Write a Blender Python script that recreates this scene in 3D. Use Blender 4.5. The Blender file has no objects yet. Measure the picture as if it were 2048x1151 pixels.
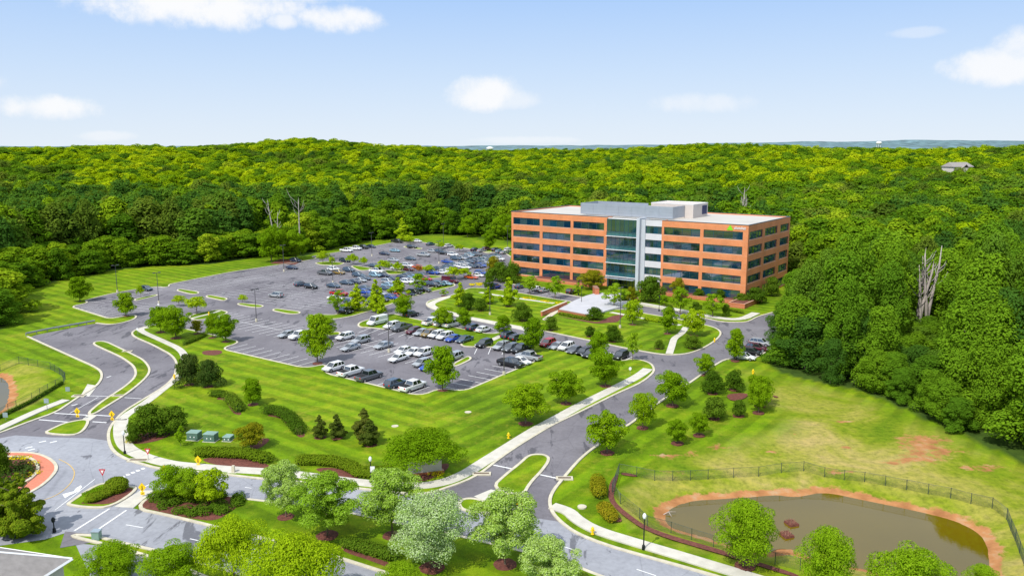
import bpy, bmesh, math, random
import numpy as np
from mathutils import Vector, Matrix
from mathutils.geometry import tessellate_polygon
random.seed(7)
sc = bpy.context.scene
COL = sc.collection
R = math.radians

# ------------------------------------------------------------------ camera model
F, PITCH, CH = 1600.0, 0.1741, 42.5
cam_d = bpy.data.cameras.new('camera'); cam = bpy.data.objects.new('camera', cam_d); COL.objects.link(cam)
cam.location = (0, 0, CH); cam.rotation_euler = (math.pi/2-PITCH, 0, 0)
cam_d.sensor_width = 36; cam_d.lens = F/2048*36; cam_d.clip_end = 20000; cam_d.clip_start = 1
sc.camera = cam

def ray(x, y):
    x -= 1024; y -= 575.5; c, s = math.cos(PITCH), math.sin(PITCH)
    return x, F*c-y*s, -(F*s+y*c)
def plane_pt(x, y, z=0.0):
    d = ray(x, y); t = (z-CH)/d[2]; return (d[0]*t, d[1]*t)
def depth_scale(X, Y, z=0):        # metres per photo pixel at a place
    d = Y*math.cos(PITCH)-(z-CH)*math.sin(PITCH); return d/F
def img_of(X, Y, z=0.0):
    c, s = math.cos(PITCH), math.sin(PITCH)
    d = Y*c-(z-CH)*s; return 1024+F*X/d, 575.5-F*((z-CH)*c+Y*s)/d

# ------------------------------------------------------------------ polygons
def seg_d(P, A, B):
    ax, ay = A; bx, by = B; px, py = P
    dx, dy = bx-ax, by-ay; L = dx*dx+dy*dy+1e-9
    t = max(0, min(1, ((px-ax)*dx+(py-ay)*dy)/L))
    return math.hypot(px-ax-t*dx, py-ay-t*dy)
def inside(P, poly):
    x, y = P; r = False; n = len(poly); j = n-1
    for i in range(n):
        xi, yi = poly[i]; xj, yj = poly[j]
        if (yi > y) != (yj > y) and x < (xj-xi)*(y-yi)/(yj-yi)+xi: r = not r
        j = i
    return r
def pdist(P, poly):
    return min(seg_d(P, poly[i], poly[(i+1) % len(poly)]) for i in range(len(poly)))
def soften(pts, closed=True, lim=2.0, it=3):
    for k in range(it):
        out = []; n = len(pts)
        for i in range(n):
            if not closed and i in (0, n-1): out.append(pts[i]); continue
            p = pts[i]; a = pts[i-1]; b = pts[(i+1) % n]
            for q in (a, b):
                L = math.hypot(q[0]-p[0], q[1]-p[1])+1e-9; t = min(0.25, lim/L)
                out.append((p[0]+(q[0]-p[0])*t, p[1]+(q[1]-p[1])*t))
        pts = out; lim *= .5
    return pts
def gp(px, z=0.0): return [plane_pt(x, y, z) for x, y in px]

WATER_Z = -1.5
pond_px = [(1328,1043),(1330,1030),(1336,1018),(1353,1008),(1380,1001),(1427,997),(1506,993),(1560,988),(1580,992),(1600,993),(1625,985),(1666,985),(1720,997),(1789,1011),(1871,1029),(1925,1045),(1961,1067),(1975,1086),(1981,1113),(1981,1151),(1975,1185),(1920,1205),(1830,1195),(1790,1158),(1745,1142),(1707,1133),(1640,1122),(1610,1112),(1597,1100),(1570,1095),(1553,1102),(1540,1108),(1480,1095),(1424,1078),(1380,1066),(1345,1055)]
POND = soften(gp(pond_px, WATER_Z), lim=1.5)
pond2_px = [(14,762),(19,775),(18,795),(12,812),(0,826),(-40,840),(-110,835),(-130,790),(-100,760),(-40,748),(0,752)]
POND2 = soften(gp(pond2_px, WATER_Z), lim=1.5)
def bbox(poly, m):
    xs = [p[0] for p in poly]; ys = [p[1] for p in poly]
    return min(xs)-m, max(xs)+m, min(ys)-m, max(ys)+m
PB = [(POND, bbox(POND, 8)), (POND2, bbox(POND2, 8))]
def ss(a, b, x):
    t = max(0, min(1, (x-a)/(b-a))); return t*t*(3-2*t)
def pond_sd(x, y):
    best = 99
    for P, b in PB:
        if b[0] < x < b[1] and b[2] < y < b[3]:
            d = pdist((x, y), P)
            if inside((x, y), P): d = -d
            best = min(best, d)
    return best
AMPX = [(-.75,25),(-.60,25),(-.50,24),(-.38,25),(-.25,28.5),(-.15,25.5),(-.08,21),(-.02,17),(.08,18),(.2,23),(.3,24.5),(.4,20.5),(.5,20),(.64,24.5),(.8,24)]
def amp(t):
    if t <= AMPX[0][0]: return AMPX[0][1]
    for (a, va), (b, vb) in zip(AMPX, AMPX[1:]):
        if t <= b: return va+(vb-va)*(t-a)/(b-a)
    return AMPX[-1][1]
def far_h(x, y):
    if y < 60: return 0.0
    r = math.hypot(x, y); t = x/max(y, 1)
    s = 250+110*ss(.0, -.35, t) if t < 0 else 250
    if t < .1: s = max(s, 385)
    k = ss(s, 900, r)
    h = amp(t)*k
    h += k*(2.6*math.sin(x*.013+1.3)*math.cos(y*.011)+1.8*math.sin(x*.031+y*.017))
    h *= 1-.55*ss(1050, 1700, r)
    return h
def H(x, y):
    h = far_h(x, y)
    d = pond_sd(x, y)
    if d < 6: h += WATER_Z*(1-ss(0, 6, d)) - (0.9*ss(0, -2.5, d) if d < 0 else 0) + (0.12*ss(0, .4, d) if d > 0 and d < 5 else 0)
    return h
def at(px, py, dz=0.0):
    z = 0.0
    for k in range(5):
        x, y = plane_pt(px, py, z+dz); z = H(x, y)
    return x, y, z

# ------------------------------------------------------------------ materials
def nmat(name):
    m = bpy.data.materials.new(name); m.use_nodes = True
    nt = m.node_tree; nt.nodes.clear()
    out = nt.nodes.new('ShaderNodeOutputMaterial'); b = nt.nodes.new('ShaderNodeBsdfPrincipled')
    nt.links.new(b.outputs[0], out.inputs[0])
    return m, nt, b, out
def N(nt, t, **kw):
    n = nt.nodes.new(t)
    for k, v in kw.items(): setattr(n, k, v)
    return n
def tex_noise(nt, scale, detail=3, vec=None, rough=.55, dist=0):
    n = N(nt, 'ShaderNodeTexNoise'); n.inputs['Scale'].default_value = scale; n.inputs['Detail'].default_value = detail
    n.inputs['Roughness'].default_value = rough; n.inputs['Distortion'].default_value = dist
    if vec: nt.links.new(vec, n.inputs['Vector'])
    return n.outputs['Fac']
def rampf(nt, fac, stops):
    r = N(nt, 'ShaderNodeValToRGB'); e = r.color_ramp.elements
    while len(e) < len(stops): e.new(.5)
    for i, (p, c) in enumerate(stops):
        e[i].position = p; e[i].color = (*c, 1) if len(c) == 3 else c
    nt.links.new(fac, r.inputs[0]); return r.outputs[0]
def mixc(nt, fac, a, b, mode='MIX'):
    m = N(nt, 'ShaderNodeMix', data_type='RGBA', blend_type=mode)
    for sock, v in ((m.inputs[0], fac), (m.inputs[6], a), (m.inputs[7], b)):
        if hasattr(v, 'is_linked') or hasattr(v, 'links'): nt.links.new(v, sock)
        elif isinstance(v, (tuple, list)): sock.default_value = (*v[:3], 1)
        else: sock.default_value = v
    return m.outputs[2]
def math_(nt, op, a, b=None, c=None):
    m = N(nt, 'ShaderNodeMath', operation=op)
    for i, v in enumerate((a, b, c)):
        if v is None: continue
        if isinstance(v, (int, float)): m.inputs[i].default_value = v
        else: nt.links.new(v, m.inputs[i])
    return m.outputs[0]
def wpos(nt):
    return N(nt, 'ShaderNodeNewGeometry').outputs['Position']
def bump(nt, bsdf, h, strength=.3, dist=.05):
    b = N(nt, 'ShaderNodeBump'); b.inputs['Strength'].default_value = strength; b.inputs['Distance'].default_value = dist
    nt.links.new(h, b.inputs['Height']); nt.links.new(b.outputs[0], bsdf.inputs['Normal'])
def simple(name, c, rough=.6, metal=0, var=.12, scale=1.5, spec=.4):
    m, nt, b, o = nmat(name)
    f = tex_noise(nt, scale, 4, wpos(nt))
    a = tuple(v*(1-var) for v in c); d = tuple(min(1, v*(1+var)) for v in c)
    nt.links.new(rampf(nt, f, [(.3, a), (.7, d)]), b.inputs['Base Color'])
    b.inputs['Roughness'].default_value = rough; b.inputs['Metallic'].default_value = metal
    b.inputs['Specular IOR Level'].default_value = spec
    return m
TH = -0.6409
EX, EY = math.cos(TH), math.sin(TH); NX, NY = -EY, EX
BW, BD = 81.1, 35.4; BX, BY = 64.83, 218.7; AX, AY = BX-EX*BW, BY-EY*BW

def lot_uv(nt, ang=TH):
    mp = N(nt, 'ShaderNodeMapping'); mp.vector_type = 'POINT'; mp.inputs['Rotation'].default_value = (0, 0, -ang)
    nt.links.new(wpos(nt), mp.inputs[0]); return mp.outputs[0]

G_DARK = (.082, .160, .003); G_MID = (.138, .240, .004); G_LITE = (.235, .305, .009)
def grass_color(nt, stripes=True):
    pos = wpos(nt)
    big = tex_noise(nt, .045, 4, pos, dist=.6); med = tex_noise(nt, .35, 5, pos); fine = tex_noise(nt, 6, 3, pos)
    f = math_(nt, 'ADD', math_(nt, 'MULTIPLY', big, .55), math_(nt, 'MULTIPLY', med, .45))
    base = rampf(nt, f, [(.36, G_DARK), (.5, G_MID), (.64, G_LITE)])
    if stripes:
        uv = lot_uv(nt); sx = N(nt, 'ShaderNodeSeparateXYZ'); nt.links.new(uv, sx.inputs[0])
        # mowing direction turns on the far side of a line from the lot corner across the lawn
        (x1, y1), (x2, y2) = plane_pt(841, 793), plane_pt(905, 905)
        ps = N(nt, 'ShaderNodeSeparateXYZ'); nt.links.new(pos, ps.inputs[0]); L_ = math.hypot(x2-x1, y2-y1)
        side_ = math_(nt, 'SUBTRACT', math_(nt, 'MULTIPLY', math_(nt, 'SUBTRACT', ps.outputs[1], y1), (x2-x1)/L_), math_(nt, 'MULTIPLY', math_(nt, 'SUBTRACT', ps.outputs[0], x1), (y2-y1)/L_))
        turn = math_(nt, 'GREATER_THAN', side_, 0.0)
        far_ = math_(nt, 'LESS_THAN', ps.outputs[1], 186)
        turn = math_(nt, 'MULTIPLY', turn, far_)
        a_ = math_(nt, 'MULTIPLY', sx.outputs[0], turn); b_ = math_(nt, 'MULTIPLY', sx.outputs[1], math_(nt, 'SUBTRACT', 1.0, turn))
        y = math_(nt, 'ADD', math_(nt, 'ADD', a_, b_), math_(nt, 'MULTIPLY', tex_noise(nt, .05, 1, pos), 2.0))
        y = math_(nt, 'ADD', y, math_(nt, 'MULTIPLY', tex_noise(nt, .8, 3, pos), .35))
        s = math_(nt, 'ADD', math_(nt, 'SINE', math_(nt, 'MULTIPLY', y, 1.72)), math_(nt, 'MULTIPLY', math_(nt, 'SINE', math_(nt, 'MULTIPLY', y, 3.9)), .45))
        s2 = N(nt, 'ShaderNodeMapRange'); s2.inputs[1].default_value = -.55; s2.inputs[2].default_value = .55
        s2.inputs[3].default_value = .80; s2.inputs[4].default_value = 1.12; nt.links.new(math_(nt, 'MULTIPLY', s, rampf(nt, tex_noise(nt, .03, 2, pos), [(.30, (.35, .35, .35)), (.5, (1, 1, 1))])), s2.inputs[0])
        cmb = N(nt, 'ShaderNodeCombineColor')
        for i in range(3): nt.links.new(s2.outputs[0], cmb.inputs[i])
        base = mixc(nt, 1.0, base, cmb.outputs[0], 'MULTIPLY')
    dry = rampf(nt, math_(nt, 'ADD', math_(nt, 'MULTIPLY', tex_noise(nt, .11, 6, pos, .7), .6), math_(nt, 'MULTIPLY', tex_noise(nt, .9, 4, pos, .7), .4)), [(.52, (0, 0, 0)), (.66, (.55, .55, .55))])
    base = mixc(nt, dry, base, (.33, .31, .035))
    ff = rampf(nt, math_(nt, 'ADD', math_(nt, 'MULTIPLY', fine, .5), math_(nt, 'MULTIPLY', tex_noise(nt, 1.3, 6, pos, .75), .5)), [(.36, (.62, .68, .7)), (.5, (1, 1, 1)), (.64, (1.28, 1.2, 1.1))])
    return mixc(nt, .8, base, ff, 'MULTIPLY'), med, fine

def make_lawn(name, stripes=True):
    m, nt, b, o = nmat(name); c, med, fine = grass_color(nt, stripes)
    nt.links.new(c, b.inputs['Base Color']); b.inputs['Roughness'].default_value = .9
    b.inputs['Specular IOR Level'].default_value = .1
    bump(nt, b, fine, .5, .08); return m
M = {}
M['lawn'] = make_lawn('striped_lawn_grass'); M['verge'] = make_lawn('verge_grass', False)
# ground: attributes mow / meadow / soil on the vertices
m, nt, b, o = nmat('ground_grass')
cl, med, fine = grass_color(nt, True)
pos = wpos(nt)
mead = rampf(nt, tex_noise(nt, .07, 6, pos, .62, .8), [(.30, (.11, .19, .006)), (.42, (.20, .25, .015)), (.52, (.30, .29, .05)), (.64, (.40, .32, .11))])
mead = mixc(nt, .85, mead, rampf(nt, tex_noise(nt, 1.1, 5, pos, .7), [(.3, (.52, .58, .5)), (.5, (1, 1, 1)), (.7, (1.38, 1.28, 1.2))]), 'MULTIPLY')
def attr(n):
    a = N(nt, 'ShaderNodeAttribute'); a.attribute_name = n; return a.outputs['Fac']
c = mixc(nt, attr('meadow'), cl, mead)
n2 = math_(nt, 'ADD', attr('soil'), math_(nt, 'MULTIPLY', math_(nt, 'SUBTRACT', tex_noise(nt, .55, 6, pos, .68), .5), 1.3))
soilm = rampf(nt, n2, [(.42, (0, 0, 0)), (.58, (1, 1, 1))])
soilc = rampf(nt, tex_noise(nt, .5, 5, pos), [(.3, (.30, .13, .05)), (.55, (.45, .21, .085)), (.75, (.46, .32, .19))])
c = mixc(nt, soilm, c, soilc)
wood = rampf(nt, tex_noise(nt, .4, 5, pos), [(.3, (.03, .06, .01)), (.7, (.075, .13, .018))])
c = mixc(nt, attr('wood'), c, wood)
nt.links.new(c, b.inputs['Base Color']); b.inputs['Roughness'].default_value = .95; b.inputs['Specular IOR Level'].default_value = .1
bump(nt, b, tex_noise(nt, 2.2, 5, pos, .7), .6, .15)
M['ground'] = m

def asphalt(name, c0, c1, patches=True):
    m, nt, b, o = nmat(name); pos = wpos(nt)
    a = rampf(nt, tex_noise(nt, .06, 5, pos, .6), [(.35, c0), (.65, c1)])
    a = mixc(nt, .7, a, rampf(nt, tex_noise(nt, 1.6, 5, pos, .65), [(.3, (.82, .82, .82)), (.7, (1.15, 1.15, 1.15))]), 'MULTIPLY')
    if patches:
        mp = N(nt, 'ShaderNodeMapping'); mp.vector_type = 'POINT'; mp.inputs['Rotation'].default_value = (0, 0, -TH-.2); mp.inputs['Scale'].default_value = (1, .28, 1)
        nt.links.new(pos, mp.inputs[0])
        p = tex_noise(nt, .42, 5, mp.outputs[0], .66, .5)
        gate = tex_noise(nt, .045, 2, pos)
        pm = rampf(nt, math_(nt, 'ADD', p, math_(nt, 'MULTIPLY', gate, .35)), [(.755, (0, 0, 0)), (.80, (1, 1, 1))])
        a = mixc(nt, math_(nt, 'MULTIPLY', pm, .62), a, (.05, .05, .062))
        v = N(nt, 'ShaderNodeTexVoronoi', feature='DISTANCE_TO_EDGE'); v.inputs['Scale'].default_value = .12
        wv = N(nt, 'ShaderNodeMapping'); nt.links.new(pos, wv.inputs[0]); nt.links.new(wv.outputs[0], v.inputs['Vector'])
        cr = rampf(nt, v.outputs['Distance'], [(.0, (1, 1, 1)), (.012, (0, 0, 0))])
        a = mixc(nt, math_(nt, 'MULTIPLY', cr, .2), a, (.05, .05, .06))
    nt.links.new(a, b.inputs['Base Color']); b.inputs['Roughness'].default_value = .88; b.inputs['Specular IOR Level'].default_value = .25
    bump(nt, b, tex_noise(nt, 9, 3, pos), .15, .02); return m
M['asphalt'] = asphalt('lot_asphalt', (.145, .135, .152), (.225, .213, .232))
M['road'] = asphalt('road_asphalt', (.27, .275, .31), (.36, .37, .405))
M['concrete'] = simple('pale_concrete', (.58, .55, .48), .85, 0, .12, .8)
M['kerb'] = simple('kerb_concrete', (.58, .53, .41), .85, 0, .15, 1.2)
M['plaza'] = simple('plaza_concrete', (.50, .50, .53), .8, 0, .08, .5)
M['paint'] = simple('white_road_paint', (.78, .78, .78), .7, 0, .12, 2.5)
M['faint'] = simple('worn_stall_paint', (.62, .62, .63), .8, 0, .3, 1.8)
M['yellowp'] = simple('yellow_road_paint', (.62, .42, .14), .7, 0, .15, 1.5)
M['mulch'] = simple('red_brown_mulch', (.15, .050, .035), .95, 0, .4, 4)
M['pavers'] = simple('red_pavers', (.62, .21, .13), .85, 0, .12, 3)
M['trunk'] = simple('tree_bark', (.16, .12, .085), .95, 0, .3, 3)
M['deadwood'] = simple('pale_dead_wood', (.42, .37, .34), .9, 0, .2, 2)
M['steel'] = simple('galvanized_steel', (.33, .35, .36), .5, .5, .1, 1)
M['dkpole'] = simple('bronze_pole', (.10, .095, .10), .55, .3, .1, 1)
M['black'] = simple('black_iron', (.012, .016, .02), .45, .2, .1, 1)
M['fence'] = simple('dark_green_fence', (.05, .075, .06), .5, 0, .1, 1)
M['green_box'] = simple('green_utility_paint', (.10, .18, .15), .55, 0, .12, 1)
M['green_top'] = simple('pale_green_utility_top', (.22, .34, .29), .55, 0, .1, 1)
M['yellow'] = simple('yellow_paint', (.95, .62, .01), .5, 0, .05, 1)
M['red'] = simple('red_sign', (.6, .02, .04), .5, 0, .05, 1)
M['white'] = simple('white_paint', (.82, .82, .82), .5, 0, .04, 1)
M['signback'] = simple('grey_sign', (.35, .42, .48), .5, .3, .08, 1)
M['tyre'] = simple('tyre_rubber', (.016, .016, .018), .85, 0, .2, 6)
M['rim'] = simple('wheel_alloy', (.42, .43, .45), .35, .7, .1, 4)
M['lamp'] = simple('white_lamp_globe', (.85, .86, .88), .3, 0, .03, 1)
M['headlight'] = simple('headlight_lens', (.7, .73, .76), .15, .2, .05, 1)
M['taillight'] = simple('taillight_lens', (.45, .012, .012), .25, 0, .05, 1)
M['roof'] = simple('white_roof_membrane', (.52, .49, .45), .8, 0, .07, .12)
M['coping'] = simple('dark_metal_coping', (.10, .12, .145), .5, .4, .1, 1)
M['panel'] = simple('silver_metal_panel', (.36, .40, .46), .42, .35, .05, .6)
M['beige'] = simple('beige_render', (.56, .50, .46), .8, 0, .06, .5)
M['grey_wall'] = simple('pale_grey_panel', (.62, .61, .64), .6, .05, .05, .5)
M['louver'] = simple('dark_blue_louver', (.045, .05, .14), .5, .2, .3, 3)
M['mullion'] = simple('aluminium_mullion', (.06, .14, .19), .4, .5, .1, 1)
M['shingle'] = simple('roof_shingles', (.30, .275, .26), .9, 0, .12, 2)
M['siding'] = simple('beige_siding', (.60, .56, .50), .8, 0, .06, 1)
M['hill'] = simple('distant_hills', (.12, .20, .22), 1, 0, .55, .012)  # blue of the aerial haze is painted into the base colour
M['tanwood'] = simple('straw_bed', (.30, .16, .11), .95, 0, .3, 5)
def brick(name, c0, c1):
    m, nt, b, o = nmat(name)
    tc = N(nt, 'ShaderNodeTexCoord'); sx = N(nt, 'ShaderNodeSeparateXYZ'); nt.links.new(tc.outputs['Object'], sx.inputs[0])
    cb = N(nt, 'ShaderNodeCombineXYZ'); nt.links.new(math_(nt, 'ADD', sx.outputs[0], sx.outputs[1]), cb.inputs[0]); nt.links.new(sx.outputs[2], cb.inputs[1])
    br = N(nt, 'ShaderNodeTexBrick'); br.inputs['Scale'].default_value = 1; br.inputs['Brick Width'].default_value = .3; br.inputs['Row Height'].default_value = .1
    br.inputs['Mortar Size'].default_value = .008; nt.links.new(cb.outputs[0], br.inputs['Vector'])
    br.inputs['Color1'].default_value = (*c0, 1); br.inputs['Color2'].default_value = (*c1, 1); br.inputs['Mortar'].default_value = (.55, .35, .25, 1)
    # a paler soldier course once per storey
    z = math_(nt, 'FRACT', math_(nt, 'DIVIDE', math_(nt, 'ADD', sx.outputs[2], .55), 4.1))
    band = rampf(nt, z, [(0, (0, 0, 0)), (.245, (0, 0, 0)), (.25, (1, 1, 1)), (.28, (1, 1, 1)), (.285, (0, 0, 0))])
    c = mixc(nt, math_(nt, 'MULTIPLY', band, .35), br.outputs[0], (.80, .42, .25))
    c = mixc(nt, .8, c, rampf(nt, tex_noise(nt, .25, 5, tc.outputs['Object']), [(.3, (.80, .78, .76)), (.7, (1.14, 1.12, 1.12))]), 'MULTIPLY')
    nt.links.new(c, b.inputs['Base Color']); b.inputs['Roughness'].default_value = .85; b.inputs['Specular IOR Level'].default_value = .2
    return m
M['brick'] = brick('orange_brick', (.76, .265, .095), (.66, .21, .07))
M['brick2'] = brick('planter_brick', (.56, .15, .055), (.48, .12, .045))
def glass(name, cols, rough=.04):
    m, nt, b, o = nmat(name)
    g = N(nt, 'ShaderNodeNewGeometry')
    oi = N(nt, 'ShaderNodeObjectInfo')
    r = math_(nt, 'FRACT', math_(nt, 'ADD', g.outputs['Random Per Island'], oi.outputs['Random']))
    nt.links.new(rampf(nt, r, [(i/(len(cols)-1), c) for i, c in enumerate(cols)]), b.inputs['Base Color'])
    b.inputs['Roughness'].default_value = rough; b.inputs['Specular IOR Level'].default_value = 1.0; b.inputs['IOR'].default_value = 1.95
    b.inputs['Coat Weight'].default_value = .3
    return m
M['glass'] = glass('tinted_window_glass', [(.002, .014, .016), (.001, .025, .07), (.003, .03, .028), (.001, .05, .13), (.002, .012, .02), (.01, .07, .13), (.003, .03, .04), (.06, .11, .14)])
M['cglass'] = glass('atrium_glass', [(.002, .03, .05), (.004, .05, .09), (.001, .015, .03), (.006, .04, .06), (.002, .02, .05)])
M['spandrel_glass'] = glass('teal_spandrel_glass', [(.015, .11, .14), (.02, .14, .16), (.012, .09, .12)], .12)
M['carglass'] = glass('car_glass', [(.01, .013, .018), (.018, .024, .032)], .05)
m, nt, b, o = nmat('pond_water')
pos = wpos(nt)
nt.links.new(rampf(nt, tex_noise(nt, .05, 3, pos), [(.3, (.115, .080, .002)), (.7, (.155, .108, .004))]), b.inputs['Base Color'])
b.inputs['Roughness'].default_value = .03; b.inputs['Specular IOR Level'].default_value = .5; b.inputs['IOR'].default_value = 1.6
mw = N(nt, 'ShaderNodeMapping'); mw.inputs['Scale'].default_value = (1, 1.6, 1); nt.links.new(pos, mw.inputs[0])
bump(nt, b, tex_noise(nt, 2.5, 3, mw.outputs[0]), .035, .03)
M['water'] = m

def foliage(name, stops, region=True, transl=.3, scale=.02):
    m, nt, b, out = nmat(name)
    nt.nodes.remove(b)
    g = N(nt, 'ShaderNodeNewGeometry'); oi = N(nt, 'ShaderNodeObjectInfo')
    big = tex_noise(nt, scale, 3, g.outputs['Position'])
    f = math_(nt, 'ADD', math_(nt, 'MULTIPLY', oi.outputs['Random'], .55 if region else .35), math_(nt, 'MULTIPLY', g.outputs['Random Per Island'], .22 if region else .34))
    f = math_(nt, 'ADD', f, math_(nt, 'MULTIPLY', math_(nt, 'SUBTRACT', big, .5), 1.3 if region else .2))  # region: broad light and dark patches painted in for cloud shadows on the woods
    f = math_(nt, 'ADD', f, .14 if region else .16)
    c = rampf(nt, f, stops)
    d = N(nt, 'ShaderNodeBsdfDiffuse'); t = N(nt, 'ShaderNodeBsdfTranslucent'); mx = N(nt, 'ShaderNodeMixShader'); mx.inputs[0].default_value = transl
    nt.links.new(c, d.inputs[0]); tc = mixc(nt, .5, c, (.30, .42, .01), 'MIX'); nt.links.new(tc, t.inputs[0])
    nt.links.new(d.outputs[0], mx.inputs[1]); nt.links.new(t.outputs[0], mx.inputs[2]); nt.links.new(mx.outputs[0], out.inputs[0])
    return m
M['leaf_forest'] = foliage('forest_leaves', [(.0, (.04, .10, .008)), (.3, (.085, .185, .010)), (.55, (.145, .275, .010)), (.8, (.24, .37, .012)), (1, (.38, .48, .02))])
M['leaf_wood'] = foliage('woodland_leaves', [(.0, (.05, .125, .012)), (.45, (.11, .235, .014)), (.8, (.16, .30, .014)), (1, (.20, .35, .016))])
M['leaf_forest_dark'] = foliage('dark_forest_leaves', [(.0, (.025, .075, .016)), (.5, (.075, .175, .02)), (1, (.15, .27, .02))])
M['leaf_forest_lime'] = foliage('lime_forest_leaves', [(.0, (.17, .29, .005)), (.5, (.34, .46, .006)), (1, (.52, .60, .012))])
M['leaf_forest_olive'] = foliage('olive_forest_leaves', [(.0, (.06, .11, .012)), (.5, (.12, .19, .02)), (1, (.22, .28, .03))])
M['leaf_round'] = foliage('bright_green_leaves', [(.0, (.085, .185, .005)), (.5, (.185, .33, .007)), (1, (.35, .49, .012))], False)
M['leaf_lime'] = foliage('lime_leaves', [(.0, (.20, .33, .006)), (.5, (.33, .48, .01)), (1, (.48, .60, .02))], False)
M['leaf_silver'] = foliage('silvery_leaves', [(.0, (.12, .26, .01)), (.4, (.24, .41, .025)), (.65, (.40, .56, .12)), (1, (.72, .80, .52))], False, .25)
M['leaf_white'] = foliage('whitish_leaves', [(.0, (.12, .25, .02)), (.3, (.21, .37, .05)), (.55, (.33, .48, .14)), (.8, (.62, .72, .46)), (1, (.74, .80, .60))], False, .2)
M['leaf_fresh'] = foliage('fresh_leaves', [(.0, (.10, .24, .005)), (.5, (.21, .37, .008)), (1, (.38, .53, .03))], False)
M['leaf_dark'] = foliage('dark_green_leaves', [(.0, (.03, .075, .006)), (.5, (.08, .155, .010)), (1, (.17, .24, .02))], False, .2)
M['leaf_pine'] = foliage('dark_needles', [(.0, (.016, .045, .008)), (.5, (.045, .09, .014)), (1, (.12, .13, .03))], False, .1)
M['leaf_juniper'] = foliage('juniper_leaves', [(.0, (.035, .06, .010)), (.5, (.085, .12, .016)), (1, (.19, .17, .03))], False, .15)
M['leaf_bronze'] = foliage('bronze_green_leaves', [(.0, (.12, .14, .008)), (.5, (.24, .25, .01)), (1, (.42, .28, .02))], False)
M['leaf_red'] = foliage('rusty_leaves', [(.0, (.25, .07, .02)), (.5, (.38, .13, .03)), (1, (.46, .26, .03))], False)
M['leaf_yellow'] = foliage('yellow_flowers', [(.0, (.45, .42, .01)), (.5, (.75, .60, .01)), (1, (.88, .76, .02))], False)
M['leaf_hedge'] = foliage('hedge_leaves', [(.0, (.07, .12, .006)), (.5, (.14, .22, .010)), (1, (.27, .28, .02))], False, .15)
CARC = dict(white=(.80, .80, .80), silver=(.42, .44, .46), grey=(.13, .14, .155), black=(.010, .011, .013), navy=(.012, .022, .06), blue=(.01, .06, .38), slate=(.06, .10, .15), red=(.42, .012, .012), maroon=(.09, .008, .02), gold=(.30, .20, .05), lightblue=(.25, .42, .52), teal=(.02, .11, .13), orange=(.60, .09, .012))
for k, c in CARC.items():
    m, nt, b, o = nmat('car_paint_'+k)
    f = tex_noise(nt, 2, 2, wpos(nt)); nt.links.new(rampf(nt, f, [(.3, tuple(v*.93 for v in c)), (.7, c)]), b.inputs['Base Color'])
    b.inputs['Roughness'].default_value = .3; b.inputs['Coat Weight'].default_value = .6; b.inputs['Coat Roughness'].default_value = .08
    b.inputs['Metallic'].default_value = .25 if k in ('silver', 'grey', 'slate', 'lightblue', 'teal', 'gold') else 0
    M['paint_'+k] = m

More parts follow.
